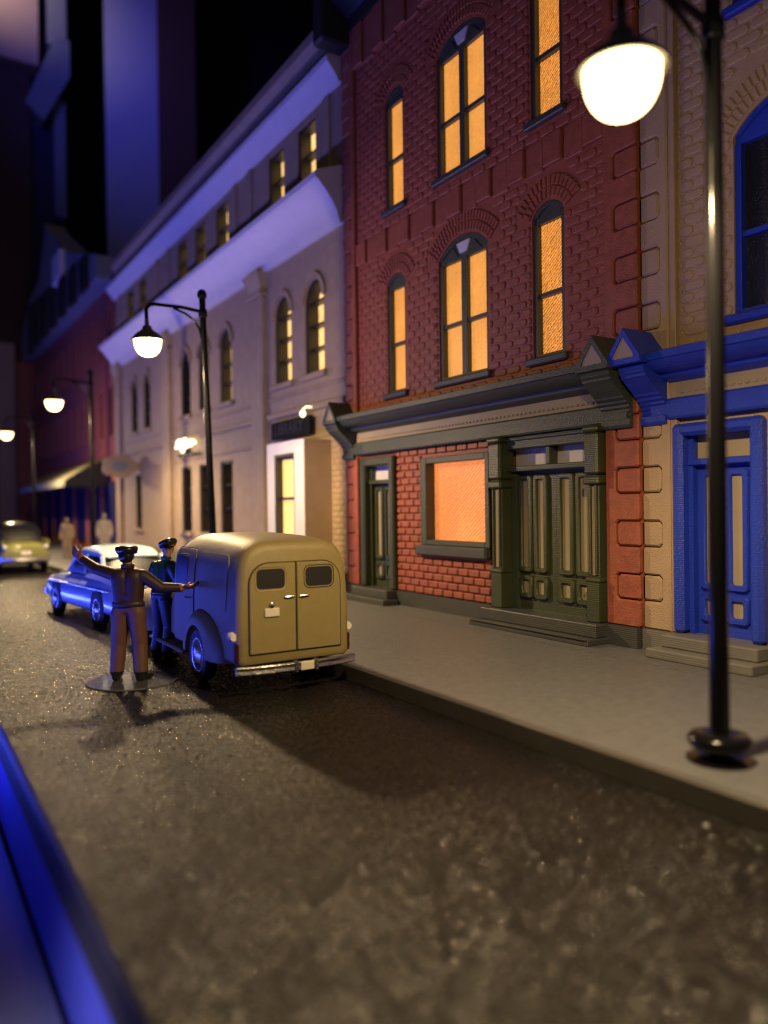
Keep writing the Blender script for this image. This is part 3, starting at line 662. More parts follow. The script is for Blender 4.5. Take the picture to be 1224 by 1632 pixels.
pp = MB(); pp.prism([(XH+.02, 12.80), (XH-.06, 12.84), (XH-.02, 13.55), (XH-.20, 13.68), (XH-.20, 13.92), (XH+.3, 13.92)], 'y', HY0+.02, HY1+.1); pp.build('parapet', 'stucco', hall, 0.3)
for y in (16.5, 21.3, 22.5, 29.3, 30.8, 36.8): MB().cbox(XH-.07, XH+.02, y-.16, y+.16, 10.25, 12.2, .02).build('attic_pier', 'stucco', hall, 0)
for za, zb, pr in ((4.72, 4.88, .10), (5.24, 5.32, .05), (4.02, 4.10, .05)):
    for (ya, yb) in ((HY0+.02, 20.15), (21.22, 29.0), (30.1, 36.55)):
        MB().cbox(XH-pr, XH+.01, ya, yb, za, zb, .02).build('belt_course', 'stucco', hall, 0)
MB().box(XH-.10, XH+.01, HY0+.02, HY1, .2, .72).build('plinth', 'step_light', hall, 0)
# entrance vestibule with lit door
VX = 8.26; vy0, vy1 = 16.55, 18.70
v = MB(); wall_sheet(v, VX, vy0, vy1, .2, 3.92, [(17.08, 18.26, .45, 3.62, 3.62)], .25)
v.quad((VX, vy0, 3.92), (VX, vy1, 3.92), (XH, vy1, 3.92), (XH, vy0, 3.92)); v.quad((VX, vy1, .2), (XH, vy1, .2), (XH, vy1, 3.92), (VX, vy1, 3.92))
ves = v.build('vestibule', 'lav', hall, 0)
MB().box(VX+.003, XH, vy0-.02, vy0, .2, 3.915).build('vestibule_side', 'tan', ves, 0)
dd = MB(); dd.box(VX+.02, VX+.24, 17.08, 17.16, .45, 3.62); dd.box(VX+.02, VX+.24, 18.16, 18.26, .45, 3.62); dd.box(VX+.02, VX+.24, 17.16, 18.16, 3.55, 3.62); ddo = dd.build('vestibule_window', 'frame_dark', ves, 0)
for i in range(3):
    za = .5+i*1.02; MB().box(VX+.20, VX+.23, 17.16, 18.16, za, za+.95).build('pane', 'pane_pale', ddo, 0)
    MB().box(VX+.10, VX+.24, 17.16, 18.16, za+.95, za+1.02).build('glazing_bar', 'frame_dark', ddo, 0)
# low brick apron beside the vestibule: bricks built where they show
ap = []; lay_bricks(hwall, 'tan', XH, HY0+.03, 16.5, .75, 4.0, [], 0, .30, .142, .022, ap)
place_bricks(ap, hwall, 120)

# sign over the vestibule
sg = MB(); sg.cbox(8.80, 8.895, 17.30, 19.62, 4.12, 4.60, .015); sign = sg.build('sign_board', 'signface', None, 0)
tag(sign, 'dark name sign board with grey letters above the white vestibule', 'sign')
def text_obj(txt, size, loc, m, parent, ext=.015):
    cu = bpy.data.curves.new('lettering', 'FONT'); cu.body = txt; cu.size = size; cu.extrude = ext; cu.align_x = 'CENTER'; cu.align_y = 'CENTER'
    t = bpy.data.objects.new('tmp', cu); COL.objects.link(t); bpy.context.view_layer.update()
    me = bpy.data.meshes.new_from_object(t.evaluated_get(bpy.context.evaluated_depsgraph_get())); bpy.data.objects.remove(t)
    me.materials.clear(); me.materials.append(M[m]); o = bpy.data.objects.new('lettering', me); COL.objects.link(o)
    o.rotation_euler = (radians(90), 0, radians(-90)); o.location = loc; o.parent = parent; return o
text_obj('LIBRARY', .46, (8.79, 18.5, 4.36), 'signtext', sign)
bu = MB(); bu.ell((8.66, 17.38, 4.62), (.075, .075, .09)); bu.tube([(8.66, 17.38, 4.72), (8.75, 17.38, 4.8), (9.0, 17.38, 4.8)], .02, 8)
b_ = bu.build('sign_light', 'bulb', None); tag(b_, 'small glowing bulb on the end of the dark sign board', 'light')
# glowing script sign on the hall front
ns = MB(); pts = []
for i in range(60):
    t = i/59; pts.append((8.78, 28.0-1.9*t-.17*sin(t*26), 4.42+.24*abs(sin(t*9.0))*(1.25-.5*t)+.10*cos(t*26)))
ns.tube(pts, .055, 8)
nso = ns.build('script_sign', 'neon', None); tag(nso, 'glowing white script sign mounted on the stucco hall between storeys', 'sign')
bk = MB().cbox(8.86, 8.90, 25.9, 28.2, 4.16, 4.28, .01).build('sign_bracket', 'frame_dark', nso, 0)
MB().box(8.80, 8.99, 27.0, 27.06, 4.2, 4.45).build('sign_bracket', 'frame_dark', nso, 0)
# projecting pale sign at the far end of the hall
ps = empty('hanging_sign', (0, 0, 0)); tag(ps, 'pale scalloped hanging sign with dark oval at far end of the hall', 'sign')
p = MB(); out = [(8.95-.75+.75*cos(a)*(1+.10*cos(5*a)), 4.15+.50*sin(a)*(1+.10*cos(5*a))) for a in [2*pi*i/40 for i in range(40)]]
p.prism(out, 'y', 34.0, 34.12); p.build('sign_panel', 'stucco', ps, 0.3)
p = MB(); p.prism([(8.2+.36*cos(2*pi*i/24), 4.15+.22*sin(2*pi*i/24)) for i in range(24)], 'y', 33.97, 34.0); p.build('sign_oval', 'slate', ps, 0.3)

# ------------------------------------------------------------------ far buildings
fr = empty('far_brick_block', (0, 0, 0)); tag(fr, 'far deep red block with narrow windows, cream awning and dark stepped gable', 'building')
FY0, FY1 = 38.3, 64.0; XF = 9.2
fops = []
for i in range(12):
    y = 39.4+i*2.05
    for z in (6.0, 10.0): fops.append((y, y+.75, z, z+2.4, z+2.4))
wm = MB(); wall_sheet(wm, XF, FY0, FY1, .2, 14.2, fops, .35); shell(wm, XF, FY0, FY1, .2, 14.2, 7); wm.build('wall', 'farred', fr, 0)
for (a, b, z0, z1, _) in fops:
    MB().box(XF+.22, XF+.26, a, b, z0, z1).build('window', 'glass_dark', fr, 0)
MB().box(XF-.15, XF+.02, FY0+.4, FY1-2, .5, 3.7).build('shopfront', 'navyfront', fr, 0)
for i in range(6): MB().box(XF-.25, XF, 41+i*3.6, 41.35+i*3.6, .2, 3.8).build('pier', 'farred', fr, 0)
gb = MB(); pr = [(FY0+.2, 13.4), (FY0+.2, 14.5), (45.0, 16.4), (51.5, 19.6), (52.6, 20.4), (53.6, 19.2), (55.5, 17.6), (60, 17.2), (FY1-.2, 15.6), (FY1-.2, 13.6)]
gb.prism(pr, 'x', XF-.9, XF+.3); g_ = gb.build('stepped_gable', 'slate', fr, 0)
for i in range(7): MB().cbox(XF-1.15, XF-.9, 40.0+i*2.9, 41.3+i*2.9, 13.2, 14.9+.25*i, .05).build('corbel', 'frame_dark', g_, 0)
MB().cbox(XF-1.2, XF-.88, 46.2, 48.6, 15.4, 17.0, .05).build('gable_panel', 'stucco_trim', g_, 0)
aw = empty('awning', (0, 0, 0)); tag(aw, 'cream sloping shop awning over the far sidewalk', 'awning')
a_ = MB(); a_.loft([[(XF-.16, 40.0, 4.9), (XF-.16, 56, 4.9)], [(XF-1.0, 40.0, 4.5), (XF-1.0, 56, 4.5)], [(XF-2.2, 40.0, 3.75), (XF-2.2, 56, 3.75)], [(XF-2.2, 40.0, 3.45), (XF-2.2, 56, 3.45)], [(XF-2.17, 40.0, 3.45), (XF-2.17, 56, 3.45)], [(XF-2.17, 40.0, 3.72), (XF-2.17, 56, 3.72)], [(XF-.16, 40.0, 4.85), (XF-.16, 56, 4.85)]], False, False, False)
a_.build('canopy', 'awning', aw, 0.3)
a_ = MB(); a_.prism([(XF-.16, 3.45), (XF-.16, 4.88), (XF-1.0, 4.48), (XF-2.17, 3.72), (XF-2.17, 3.45)], 'y', 39.96, 40.02); a_.build('canopy_end', 'awning_end', aw, 0)
for y in (40.3, 55.6): MB().tube([(XF-.16, y, 3.0), (XF-2.1, y, 3.5)], .04, 8).build('awning_arm', 'black', aw)

eb = empty('end_building', (0, 0, 0)); tag(eb, 'tall dark building closing the street with buff top storey and grey trim', 'building')
MB().box(2.0, 10.0, 70, 78, -.2, 39.0).build('wall', 'fardark', eb, 0)
MB().box(10.0, 12.0, 71.0, 78, -.2, 39.0).build('side_wall', 'navyfront', eb, 0)
MB().box(2.0, 10.6, 69.0, 78, 39.0, 56).build('top_storey', 'pinkwall', eb, 0)
MB().cbox(12.0, 13.0, 70.8, 78, 27.5, 37.5, .1).build('corner_trim', 'slate', eb, 0)
MB().cbox(11.4, 13.0, 69.8, 78, 41.5, 56, .1).build('corner_trim', 'slate', eb, 0)
c = MB(); c.prism([(9.6, 36.0), (11.0, 34.8), (13.1, 39.0), (13.1, 42.0), (12.0, 42.2)], 'y', 69.4, 77); c.build('cornice_block', 'slate', eb, 0)
MB().box(7.2, 8.5, 69.6, 69.98, 0, 16).build('lit_pier', 'pinkwall', eb, 0)
MB().box(8.6, 10.6, 69.5, 69.98, 0, 14.5).build('brick_bay', 'farred', eb, 0)

# ------------------------------------------------------------------ street lamps
def street_lamp(label, x, y, dz, lean=0.0, group='street lamps along the kerb', k=1.0, arm=1.18):
    t = empty('street_lamp', (x, y, SW)); t.rotation_euler = (0, lean, 0); tag(t, label, 'street lamp', group)
    H = 6.38+dz
    p = MB(); p.lathe([(.085, .0), (.085, .15), (.088, .16)], seg=20)
    p.lathe([(.080, .16), (.074, 1.2), (.068, H-.9), (.066, H-.1)], seg=20)
    p.build('post', 'black', t)
    b = MB(); b.lathe([(.26, .003), (.26, .02), (.12, .045)], seg=28); b.lathe([(.10, .10), (.23, .115), (.245, .145), (.245, .185), (.22, .21), (.09, .225)], seg=28); b.build('base_flange', 'black', t, 0.9)
    c = MB(); c.lathe([(.068, H-.12), (.095, H-.10), (.10, H-.02), (.085, H+.02), (.06, H+.06), (.01, H+.075)], seg=20); c.build('finial', 'black', t, 0.9); c = MB(); c.lathe([(.07, H-.52), (.092, H-.50), (.092, H-.36), (.07, H-.34)], seg=20); c.build('collar', 'black', t, 0.9)
    za = H-.34; AX = -arm
    a = MB(); a.tube([(0, 0, za-.06), (-.45, 0, za), (AX+.16, 0, za+.01), (AX+.06, 0, za-.02), (AX, 0, za-.10), (AX, 0, za-.34)], .036, 10)
    a.tube([(-.05, 0, za-.62), (-.09, 0, za-.42), (-.20, 0, za-.24), (-.38, 0, za-.12), (-.62, 0, za-.03)], .026, 8); a.build('arm', 'black', t, 0.9)
    zr = za-.74                                           # rim of the hood
    h = MB(); h.lathe([(.04, zr+.44), (.045, zr+.30), (.085, zr+.29), (.095, zr+.24), (.13, zr+.20), (.20, zr+.155), (.26, zr+.10), (.30, zr+.05), (.325, zr+.03), (.325, zr), (.29, zr+.01), (.26, zr+.03)], (AX, 0, 0), 32)
    h.build('hood', 'hood_in', t, 0.9)
    g = MB(); g.lathe([(.275, zr+.02)]+[(.275*cos(pi/2*k/9)**.75, zr-.325*sin(pi/2*k/9)) for k in range(1, 10)], (AX, 0, 0), 32); g.build('globe', 'glob', t, 0.9)
    l = bpy.data.lights.new('lamp_light', 'SPOT'); l.energy = LAMP_W*k; l.color = (1.0, 0.71, 0.38); l.spot_size = radians(168); l.spot_blend = 0.55; l.shadow_soft_size = 0.10
    lo = bpy.data.objects.new('lamp_light', l); COL.objects.link(lo); lo.parent = t; lo.location = (AX, 0, zr-.43)
    l = bpy.data.lights.new('lamp_glow', 'POINT'); l.energy = LAMP_P*k; l.color = (1.0, 0.71, 0.38); l.shadow_soft_size = 0.10
    lo = bpy.data.objects.new('lamp_glow', l); COL.objects.link(lo); lo.parent = t; lo.location = (AX, 0, zr-.43)
    return t
street_lamp('black street lamp standing on the sidewalk before the blue door', 5.57, 3.79, -.11, k=0.85, arm=1.08)
street_lamp('black street lamp beside the khaki van and the stucco hall', 5.73, 15.7, .22, radians(-1.9), k=1.2)
street_lamp('black street lamp before the cream awning of the far red block', 5.73, 27.6, .42, k=1.6)
street_lamp('most distant black street lamp on the sidewalk, past the cream awning', 5.73, 40.5, .50, k=1.6)

# ------------------------------------------------------------------ vehicles
def ringy(y, hw, z0, z1, ntop=3.0, k=20, taper=.06, flat=.05):
    """cross-section at length y: straight flanks, rounded shoulders (super-ellipse upper half)"""
    pts = [(-hw+flat, y, z0), (hw-flat, y, z0), (hw, y, z0+flat)]
    zm = z0+(z1-z0)*.45
    for i in range(k+1):
        a = pi*i/k; ca, sa = cos(a), sin(a)
        x = hw*math.copysign(abs(ca)**(2/ntop), ca); z = zm+(z1-zm)*abs(sa)**(2/ntop)
        x *= 1-taper*((z-zm)/(z1-zm))
        pts.append((x, y, z))
    pts.append((-hw, y, z0+flat)); return pts
def fender(mb, side, yc, zc, ri, ro_f, ro_b, ro_t, x0, th, zb):
    """wheel-arch fender: swept cross-section; side = -1 or 1"""
    rings = []; n = 20
    for i in range(n+1):
        a = pi*i/n                                  # 0 = rear (-y) .. pi = front
        ca, sa = -cos(a), sin(a)
        ro_y = ro_b if ca < 0 else ro_f
        def P(r0, ry, rz, x): return (side*x, yc+ca*ry, max(zb, zc+sa*rz))
        rings.append([P(0, ri, ri, x0-.02), P(0, ri, ri, x0+th), P(0, ri+(ro_y-ri)*.45, ri+(ro_t-ri)*.45, x0+th), P(0, ri+(ro_y-ri)*.75, ri+(ro_t-ri)*.75, x0+th*.72), P(0, ri+(ro_y-ri)*.95, ri+(ro_t-ri)*.95, x0+th*.30), P(0, ro_y, ro_t, x0-.03)])
    mb.loft(rings, True, True)
def wheel(parent, side, x, y, r, w=.16, cap='chrome'):
    s = side
    t = MB(); prof = [(r*.62, 0), (r*.95, .0), (r, .03), (r, w-.03), (r*.95, w), (r*.62, w)]
    t.lathe([(a, s*(h-w)) for a, h in prof], (s*x, y, r), 28, 'x'); wo = t.build('wheel', 'tyre', parent, 0.7)
    k = MB(); k.lathe([(r*.64, s*(-.02)), (r*.66, s*.004), (r*.60, s*.006), (r*.50, s*(-.015)), (r*.42, s*(-.012)), (r*.36, s*.012), (r*.18, s*.035), (.01, s*.04)], (s*x, y, r), 28, 'x', True); k.build('hubcap', cap, wo, 0.9)
def rrect(x0, x1, z0, z1, rbl, rbr, rtr, rtl, n=6):
    pts = []
    for (cx, cz, r, a0) in ((x1-rbr, z0+rbr, rbr, -90), (x1-rtr, z1-rtr, rtr, 0), (x0+rtl, z1-rtl, rtl, 90), (x0+rbl, z0+rbl, rbl, 180)):
        for i in range(n+1):
            a = radians(a0+90*i/n); pts.append((cx+r*cos(a), cz+r*sin(a)))
    return pts

def flank_patch(mb, s, y0, y1, z0, z1, rb, rt, off, hw, zt=1.93, zb=.38, e=4.5, tp=.07):
    zm = zb+(zt-zb)*.45
    def X(z):
        u = max(0, (z-zm)/(zt-zm)); return hw*max(0, 1-u**e)**(1/e)*(1-tp*u)
    zs = sorted({z0, z1} | {z0+rb*(1-cos(pi/2*k/5)) for k in range(6)} | {z1-rt*(1-cos(pi/2*k/5)) for k in range(6)} | {z0+(z1-z0)*k/12 for k in range(13)})
    rings = []
    for z in zs:
        i = 0
        if z < z0+rb: i = rb-math.sqrt(max(0, rb*rb-(z0+rb-z)**2))
        if z > z1-rt: i = rt-math.sqrt(max(0, rt*rt-(z-z1+rt)**2))
        x = X(z); rings.append([(s*(x-.05), y0+i, z), (s*(x+off), y0+i, z), (s*(x+off), y1-i, z), (s*(x-.05), y1-i, z)])
    mb.loft(rings); return mb
def panel_van():
    t = empty('panel_van', (4.165, 8.62, 0), radians(-0.5)); tag(t, 'khaki panel van with closed double rear doors parked at the kerb', 'van')
    HW = .765
    b = MB(); R = []
    for (y, hw, z0, z1, e) in ((.0, HW-.085, .42, 1.755, 4.9), (.012, HW-.05, .40, 1.80, 4.9), (.04, HW-.02, .385, 1.84, 4.9), (.09, HW, .38, 1.87, 4.8), (.35, HW, .38, 1.905, 4.7), (.9, HW, .38, 1.925, 4.6), (1.6, HW, .38, 1.935, 4.6), (2.15, HW, .38, 1.92, 4.4), (2.42, HW-.01, .38, 1.87, 4.0), (2.55, HW-.03, .38, 1.80, 3.6), (2.67, HW-.05, .38, 1.62, 3.4), (2.90, HW-.07, .38, 1.24, 3.2), (3.0, HW-.14, .38, 1.12, 3.0), (3.8, HW-.22, .38, 1.08, 2.8), (4.6, HW-.30, .40, 1.02, 2.6), (4.8, HW-.38, .45, .92, 2.6)):
        R.append(ringy(y, hw, z0, z1, e, 24, .07 if y < 2.6 else .10))
    b.loft(R); body = b.build('body', 'khaki', t, 0.5)
    # rear doors on the flat tail
    sm = MB(); sm.prism(rrect(-.625, .625, .505, 1.615, .02, .02, .26, .26), 'y', -.006, .03); sm.build('door_seam', 'seam', t, 0)
    for sgn in (-1, 1):
        x0, x1 = (-.612, -.010) if sgn < 0 else (.010, .612)
        poly = rrect(x0, x1, .52, 1.602, .012, .012, .012 if sgn < 0 else .25, .25 if sgn < 0 else .012)
        d = MB(); ins = [((p[0]-(x0+x1)/2)*.975+(x0+x1)/2, (p[1]-1.06)*.985+1.06) for p in poly]
        d.loft([[(p[0], 0, p[1]) for p in poly], [(p[0], -.014, p[1]) for p in poly], [(p[0], -.026, p[1]) for p in ins]], False, True); do = d.build('rear_door', 'khaki', t, 0.3)
        wx0, wx1 = (-.525, -.155) if sgn < 0 else (.125, .495)
        rim = rrect(wx0-.025, wx1+.025, 1.270, 1.560, .08, .08, .08, .08); pn = rrect(wx0, wx1, 1.295, 1.535, .06, .06, .06, .06)
        g = MB(); g.loft([[(p[0], -.024, p[1]) for p in rim], [(p[0], -.031, p[1]) for p in rim], [(p[0], -.020, p[1]) for p in pn]], False, False); g.build('window_rim', 'seam' if sgn > 0 else 'khaki', do, 0.4)
        g = MB(); g.prism(pn, 'y', -.028, -.022); g.build('window_glass', 'smoke', do, 0)
        hx = -.10 if sgn < 0 else .10
        h = MB(); h.tube([(hx-.065, -.045, 1.185), (hx-.03, -.055, 1.19), (hx+.065, -.05, 1.19)], [.010, .014, .010], 8); h.tube([(hx, -.05, 1.19), (hx, -.02, 1.19)], .012, 8); h.build('door_handle', 'chrome', do)
    pm = MB(); pm.cbox(-.43, -.235, -.05, -.026, .955, 1.065, .012); plo = pm.build('number_plate', 'plate', t, 0)
    pm = MB(); pm.lathe([(.005, -.03), (.03, -.02), (.034, .0), (.03, .03)], (-.335, -.045, 1.105), 14, 'y'); pm.build('plate_lamp', 'chrome', plo, 0.9)
    # bumper
    bm_ = MB(); n = 14; rings = []
    for i in range(n+1):
        u = -1+2*i/n; x = .80*u; y = -.13+.09*abs(u)**3
        rings.append([(x, y+.03, .295), (x, y-.012, .295), (x, y-.022, .308), (x, y-.012, .345), (x, y-.022, .382), (x, y-.012, .395), (x, y+.03, .395)])
    bm_.loft(rings); bo = bm_.build('bumper', 'chrome', t, 0.4)
    q = MB(); q.cbox(-.02, .16, -.175, -.15, .29, .40, .01); q.build('bumper_plate', 'plate', bo, 0)
    for x in (-.07, .20): MB().cbox(x-.025, x+.025, -.175, -.1, .275, .415, .012).build('bumper_guard', 'chrome', bo, 0)
    for s in (-1, 1):
        f = MB(); fender(f, s, 1.27, .36, .385, .62, .86, .60, HW-.04, .15, .24); f.build('rear_fender', 'khaki', t, 0.7)
        f = MB(); fender(f, s, 4.28, .36, .385, .52, .80, .62, HW-.20, .30, .24); f.build('front_fender', 'khaki', t, 0.7)
        f = MB(); f.cbox(s*(HW-.16), s*(HW+.10), 1.85, 3.55, .27, .325, .02); f.build('running_board', 'khaki', t, 0)
        for y in (1.27, 4.28): wheel(t, s, HW+.07, y, .345)
        # flank panel, cab door with window
        xs = HW+.004
        flank_patch(MB(), s, .36, 1.52, 1.00, 1.70, .05, .14, .007, HW).build('side_panel', 'khaki', t, 0.4)
        flank_patch(MB(), s, 1.585, 2.475, .40, 1.735, .05, .13, .002, HW).build('door_seam', 'seam', t, 0.4)
        co = flank_patch(MB(), s, 1.60, 2.46, .42, 1.72, .05, .12, .012, HW).build('cab_door', 'khaki', t, 0.4)
        flank_patch(MB(), s, 1.86, 2.38, 1.17, 1.64, .05, .10, .019, HW).build('window_rim', 'chrome', co, 0.4)
        flank_patch(MB(), s, 1.885, 2.355, 1.195, 1.615, .05, .09, .023, HW).build('window_glass', 'smoke', co, 0.4)
        hd = MB(); hd.tube([(s*(HW+.04), 1.68, 1.06), (s*(HW+.045), 1.82, 1.06)], .013, 8); hd.build('door_handle', 'chrome', co)
        tl = MB(); tl.lathe([(.045, -.02), (.05, .0), (.045, .03), (.03, .045)], (s*(HW+.015), -.015+.10, .735), 14, 'y'); tl.lathe([(.055, .0), (.06, .05), (.04, .13)], (s*(HW+.015), .1, .735), 14, 'y'); tl.build('tail_light', 'lens', t, 0.8)
        tl = MB(); tl.cbox(s*(HW-.06), s*(HW+.015), .03, .12, .43, .66, .02); tl.build('tail_lens', 'tail', t, 0)
        hl = MB(); hl.lathe([(.10, .0), (.11, -.05), (.09, -.16)], (s*.55, 4.86, .78), 18, 'y'); hl.build('headlight', 'lens', t, 0.8)
    wn = MB(); wn.quad((-.60, 2.66, 1.62), (.60, 2.66, 1.62), (.64, 2.905, 1.26), (-.64, 2.905, 1.26)); wn.build('windscreen', 'smoke', t, 0)
    MB().tube([(-.7, 4.92, .42), (.7, 4.92, .42)], .05, 10).build('front_bumper', 'chrome', t)
    return t
panel_van()

def sedan(label, loc, rz, paint, roofpaint, group=None):
    """1950s saloon; local y runs from the tail (0) to the nose (4.7)"""
    t = empty('parked_car', loc, rz); tag(t, label, 'car', group)
    HW = .82
    b = MB(); R = []
    for (y, hw, z0, z1, e) in ((0, .66, .40, .80, 3), (.03, .72, .34, .86, 3.2), (.12, HW-.03, .30, .92, 3.6), (.5, HW, .28, .96, 4), (1.1, HW, .27, .97, 4), (2.2, HW, .27, .97, 4), (3.2, HW, .27, .96, 4), (4.2, HW-.01, .28, .92, 3.8), (4.55, HW-.04, .32, .86, 3.4), (4.66, HW-.14, .38, .76, 3)):
        R.append(ringy(y, hw, z0, z1, e, 22, .10))
    b.loft(R); b.build('body', paint, t, 0.5)
    g = MB(); R = []
    for (y, hw, z1) in ((.95, .60, .99), (1.05, .61, 1.12), (1.30, .60, 1.36), (1.55, .585, 1.47), (2.3, .585, 1.50), (2.75, .585, 1.46), (3.0, .60, 1.32), (3.30, .62, 1.06), (3.36, .62, .97)):
        R.append(ringy(y, hw+.08, .90, z1, 3.4, 20, .22))
    g.loft(R); g.build('glasshouse', 'smoke', t, 0.5)
    r = MB(); R = []
    for (y, hw, z0, z1) in ((1.22, .50, 1.30, 1.335), (1.38, .58, 1.31, 1.45), (1.62, .60, 1.33, 1.525), (2.3, .60, 1.34, 1.555), (2.72, .59, 1.33, 1.51), (2.92, .54, 1.32, 1.41)):
        R.append(ringy(y, hw, z0, z1, 3.0, 20, .10, .01))
    r.loft(R); r.build('roof', roofpaint, t, 0.6)
    for s in (-1, 1):
        for pts, rd in (([(s*.665, 1.02, .95), (s*.60, 1.30, 1.34)], .055), ([(s*.665, 3.30, .95), (s*.60, 2.84, 1.36)], .035), ([(s*.68, 2.15, .95), (s*.61, 2.15, 1.36)], .03)):
            MB().tube(pts, rd, 10).build('pillar', roofpaint, t)
        for y in (1.0, 3.75): wheel(t, s, HW+.015, y, .325)
        for y in (1.0, 3.75):
            a = MB(); a.lathe([(.40, s*(-.10)), (.40, s*.004), (.385, s*.006)], (s*HW, y, .345), 26, 'x'); a.build('wheel_arch', 'seam', t, 0.6)
        MB().cbox(s*(HW-.04), s*(HW+.012), .35, 4.3, .70, .735, .008).build('chrome_strip', 'chrome', t, 0)
        l = MB(); l.lathe([(.02, -.07), (.065, -.03), (.075, .03), (.06, .12)], (s*.68, .05, .80), 16, 'y'); l.build('tail_light', 'lens', t, 0.8)
        l = MB(); l.lathe([(.10, .0), (.11, -.04), (.09, -.14)], (s*.62, 4.68, .68), 16, 'y'); l.build('headlight', 'lens', t, 0.8)
        fn = MB(); fn.loft([[(s*.68, .02, .90), (s*.80, .02, .86), (s*.76, .02, 1.03)], [(s*.68, .9, .94), (s*.80, .9, .90), (s*.755, .9, 1.04)], [(s*.70, 1.8, .94), (s*.79, 1.8, .92), (s*.76, 1.8, .98)]]); fn.build('tail_fin', paint, t, 0.5)
    for y, d in ((-.06, -1), (4.74, 1)):
        bm_ = MB(); R = []
        for i in range(13):
            u = -1+2*i/12; x = .82*u; yy = y-d*.12*abs(u)**3
            R.append([(x, yy+d*.03, .36), (x, yy+d*.05, .40), (x, yy+d*.04, .47), (x, yy+d*.0, .50), (x, yy-d*.03, .47), (x, yy-d*.03, .38)])
        bm_.loft(R); bm_.build('bumper', 'chrome', t, 0.6)
    MB().cbox(-.17, .17, -.015, .02, .56, .68, .008).build('number_plate', 'plate', t, 0)
    return t
sedan('pale blue finned car parked ahead of the khaki van', (4.22, 14.75, 0), radians(6.0), 'carblue2', 'carblue')
lc = sedan('lime green car with dark roof parked by the far street lamps', (4.02, 30.6, 0), radians(1.0), 'lime', 'cardark'); lc.scale = (1.02, 1.1, 1.2)

# ------------------------------------------------------------------ people
def capsule(mb, a, b, ra, rb, n=14):
    a, b = Vector(a), Vector(b); d = b-a; L_ = d.length
    if L_ < 1e-5: return
    k = d/L_; pts = []; rr = []
    for i in range(5): t = pi/2*i/4; pts.append(a-k*ra*cos(t)); rr.append(max(ra*sin(t), 1e-3))
    for i in range(5): t = pi/2*i/4; pts.append(b+k*rb*sin(t)); rr.append(max(rb*cos(t), 1e-3))
    mb.tube(pts, rr, n)
def hand(mb, w, d, palm_n, s=1.0, curl=.5, side=1):
    """palm plus four fingers and a thumb; w wrist, d direction, palm_n palm normal"""
    w, d, pn = Vector(w), Vector(d).normalized(), Vector(palm_n); pn = (pn-d*pn.dot(d)).normalized(); l = d.cross(pn)*side
    for i in range(4): capsule(mb, w+l*(i-1.5)*.020*s, w+d*.085*s+l*(i-1.5)*.023*s, .017*s, .016*s, 10)
    for i, ln in enumerate((.075, .088, .082, .062)):
        p0 = w+d*.09*s+l*(i-1.5)*.024*s; p1 = p0+(d*cos(curl*.6)+pn*sin(curl*.6))*ln*.5*s; p2 = p1+(d*cos(curl*1.4)+pn*sin(curl*1.4))*ln*.5*s
        capsule(mb, p0, p1, .0125*s, .012*s, 8); capsule(mb, p1, p2, .012*s, .010*s, 8)
    q0 = w+d*.02*s-l*.032*s; q1 = q0+(d*.6-l*.8).normalized()*.05*s; q2 = q1+(d*.9-l*.3+pn*.3).normalized()*.045*s
    capsule(mb, q0, q1, .016*s, .014*s, 8); capsule(mb, q1, q2, .014*s, .011*s, 8)
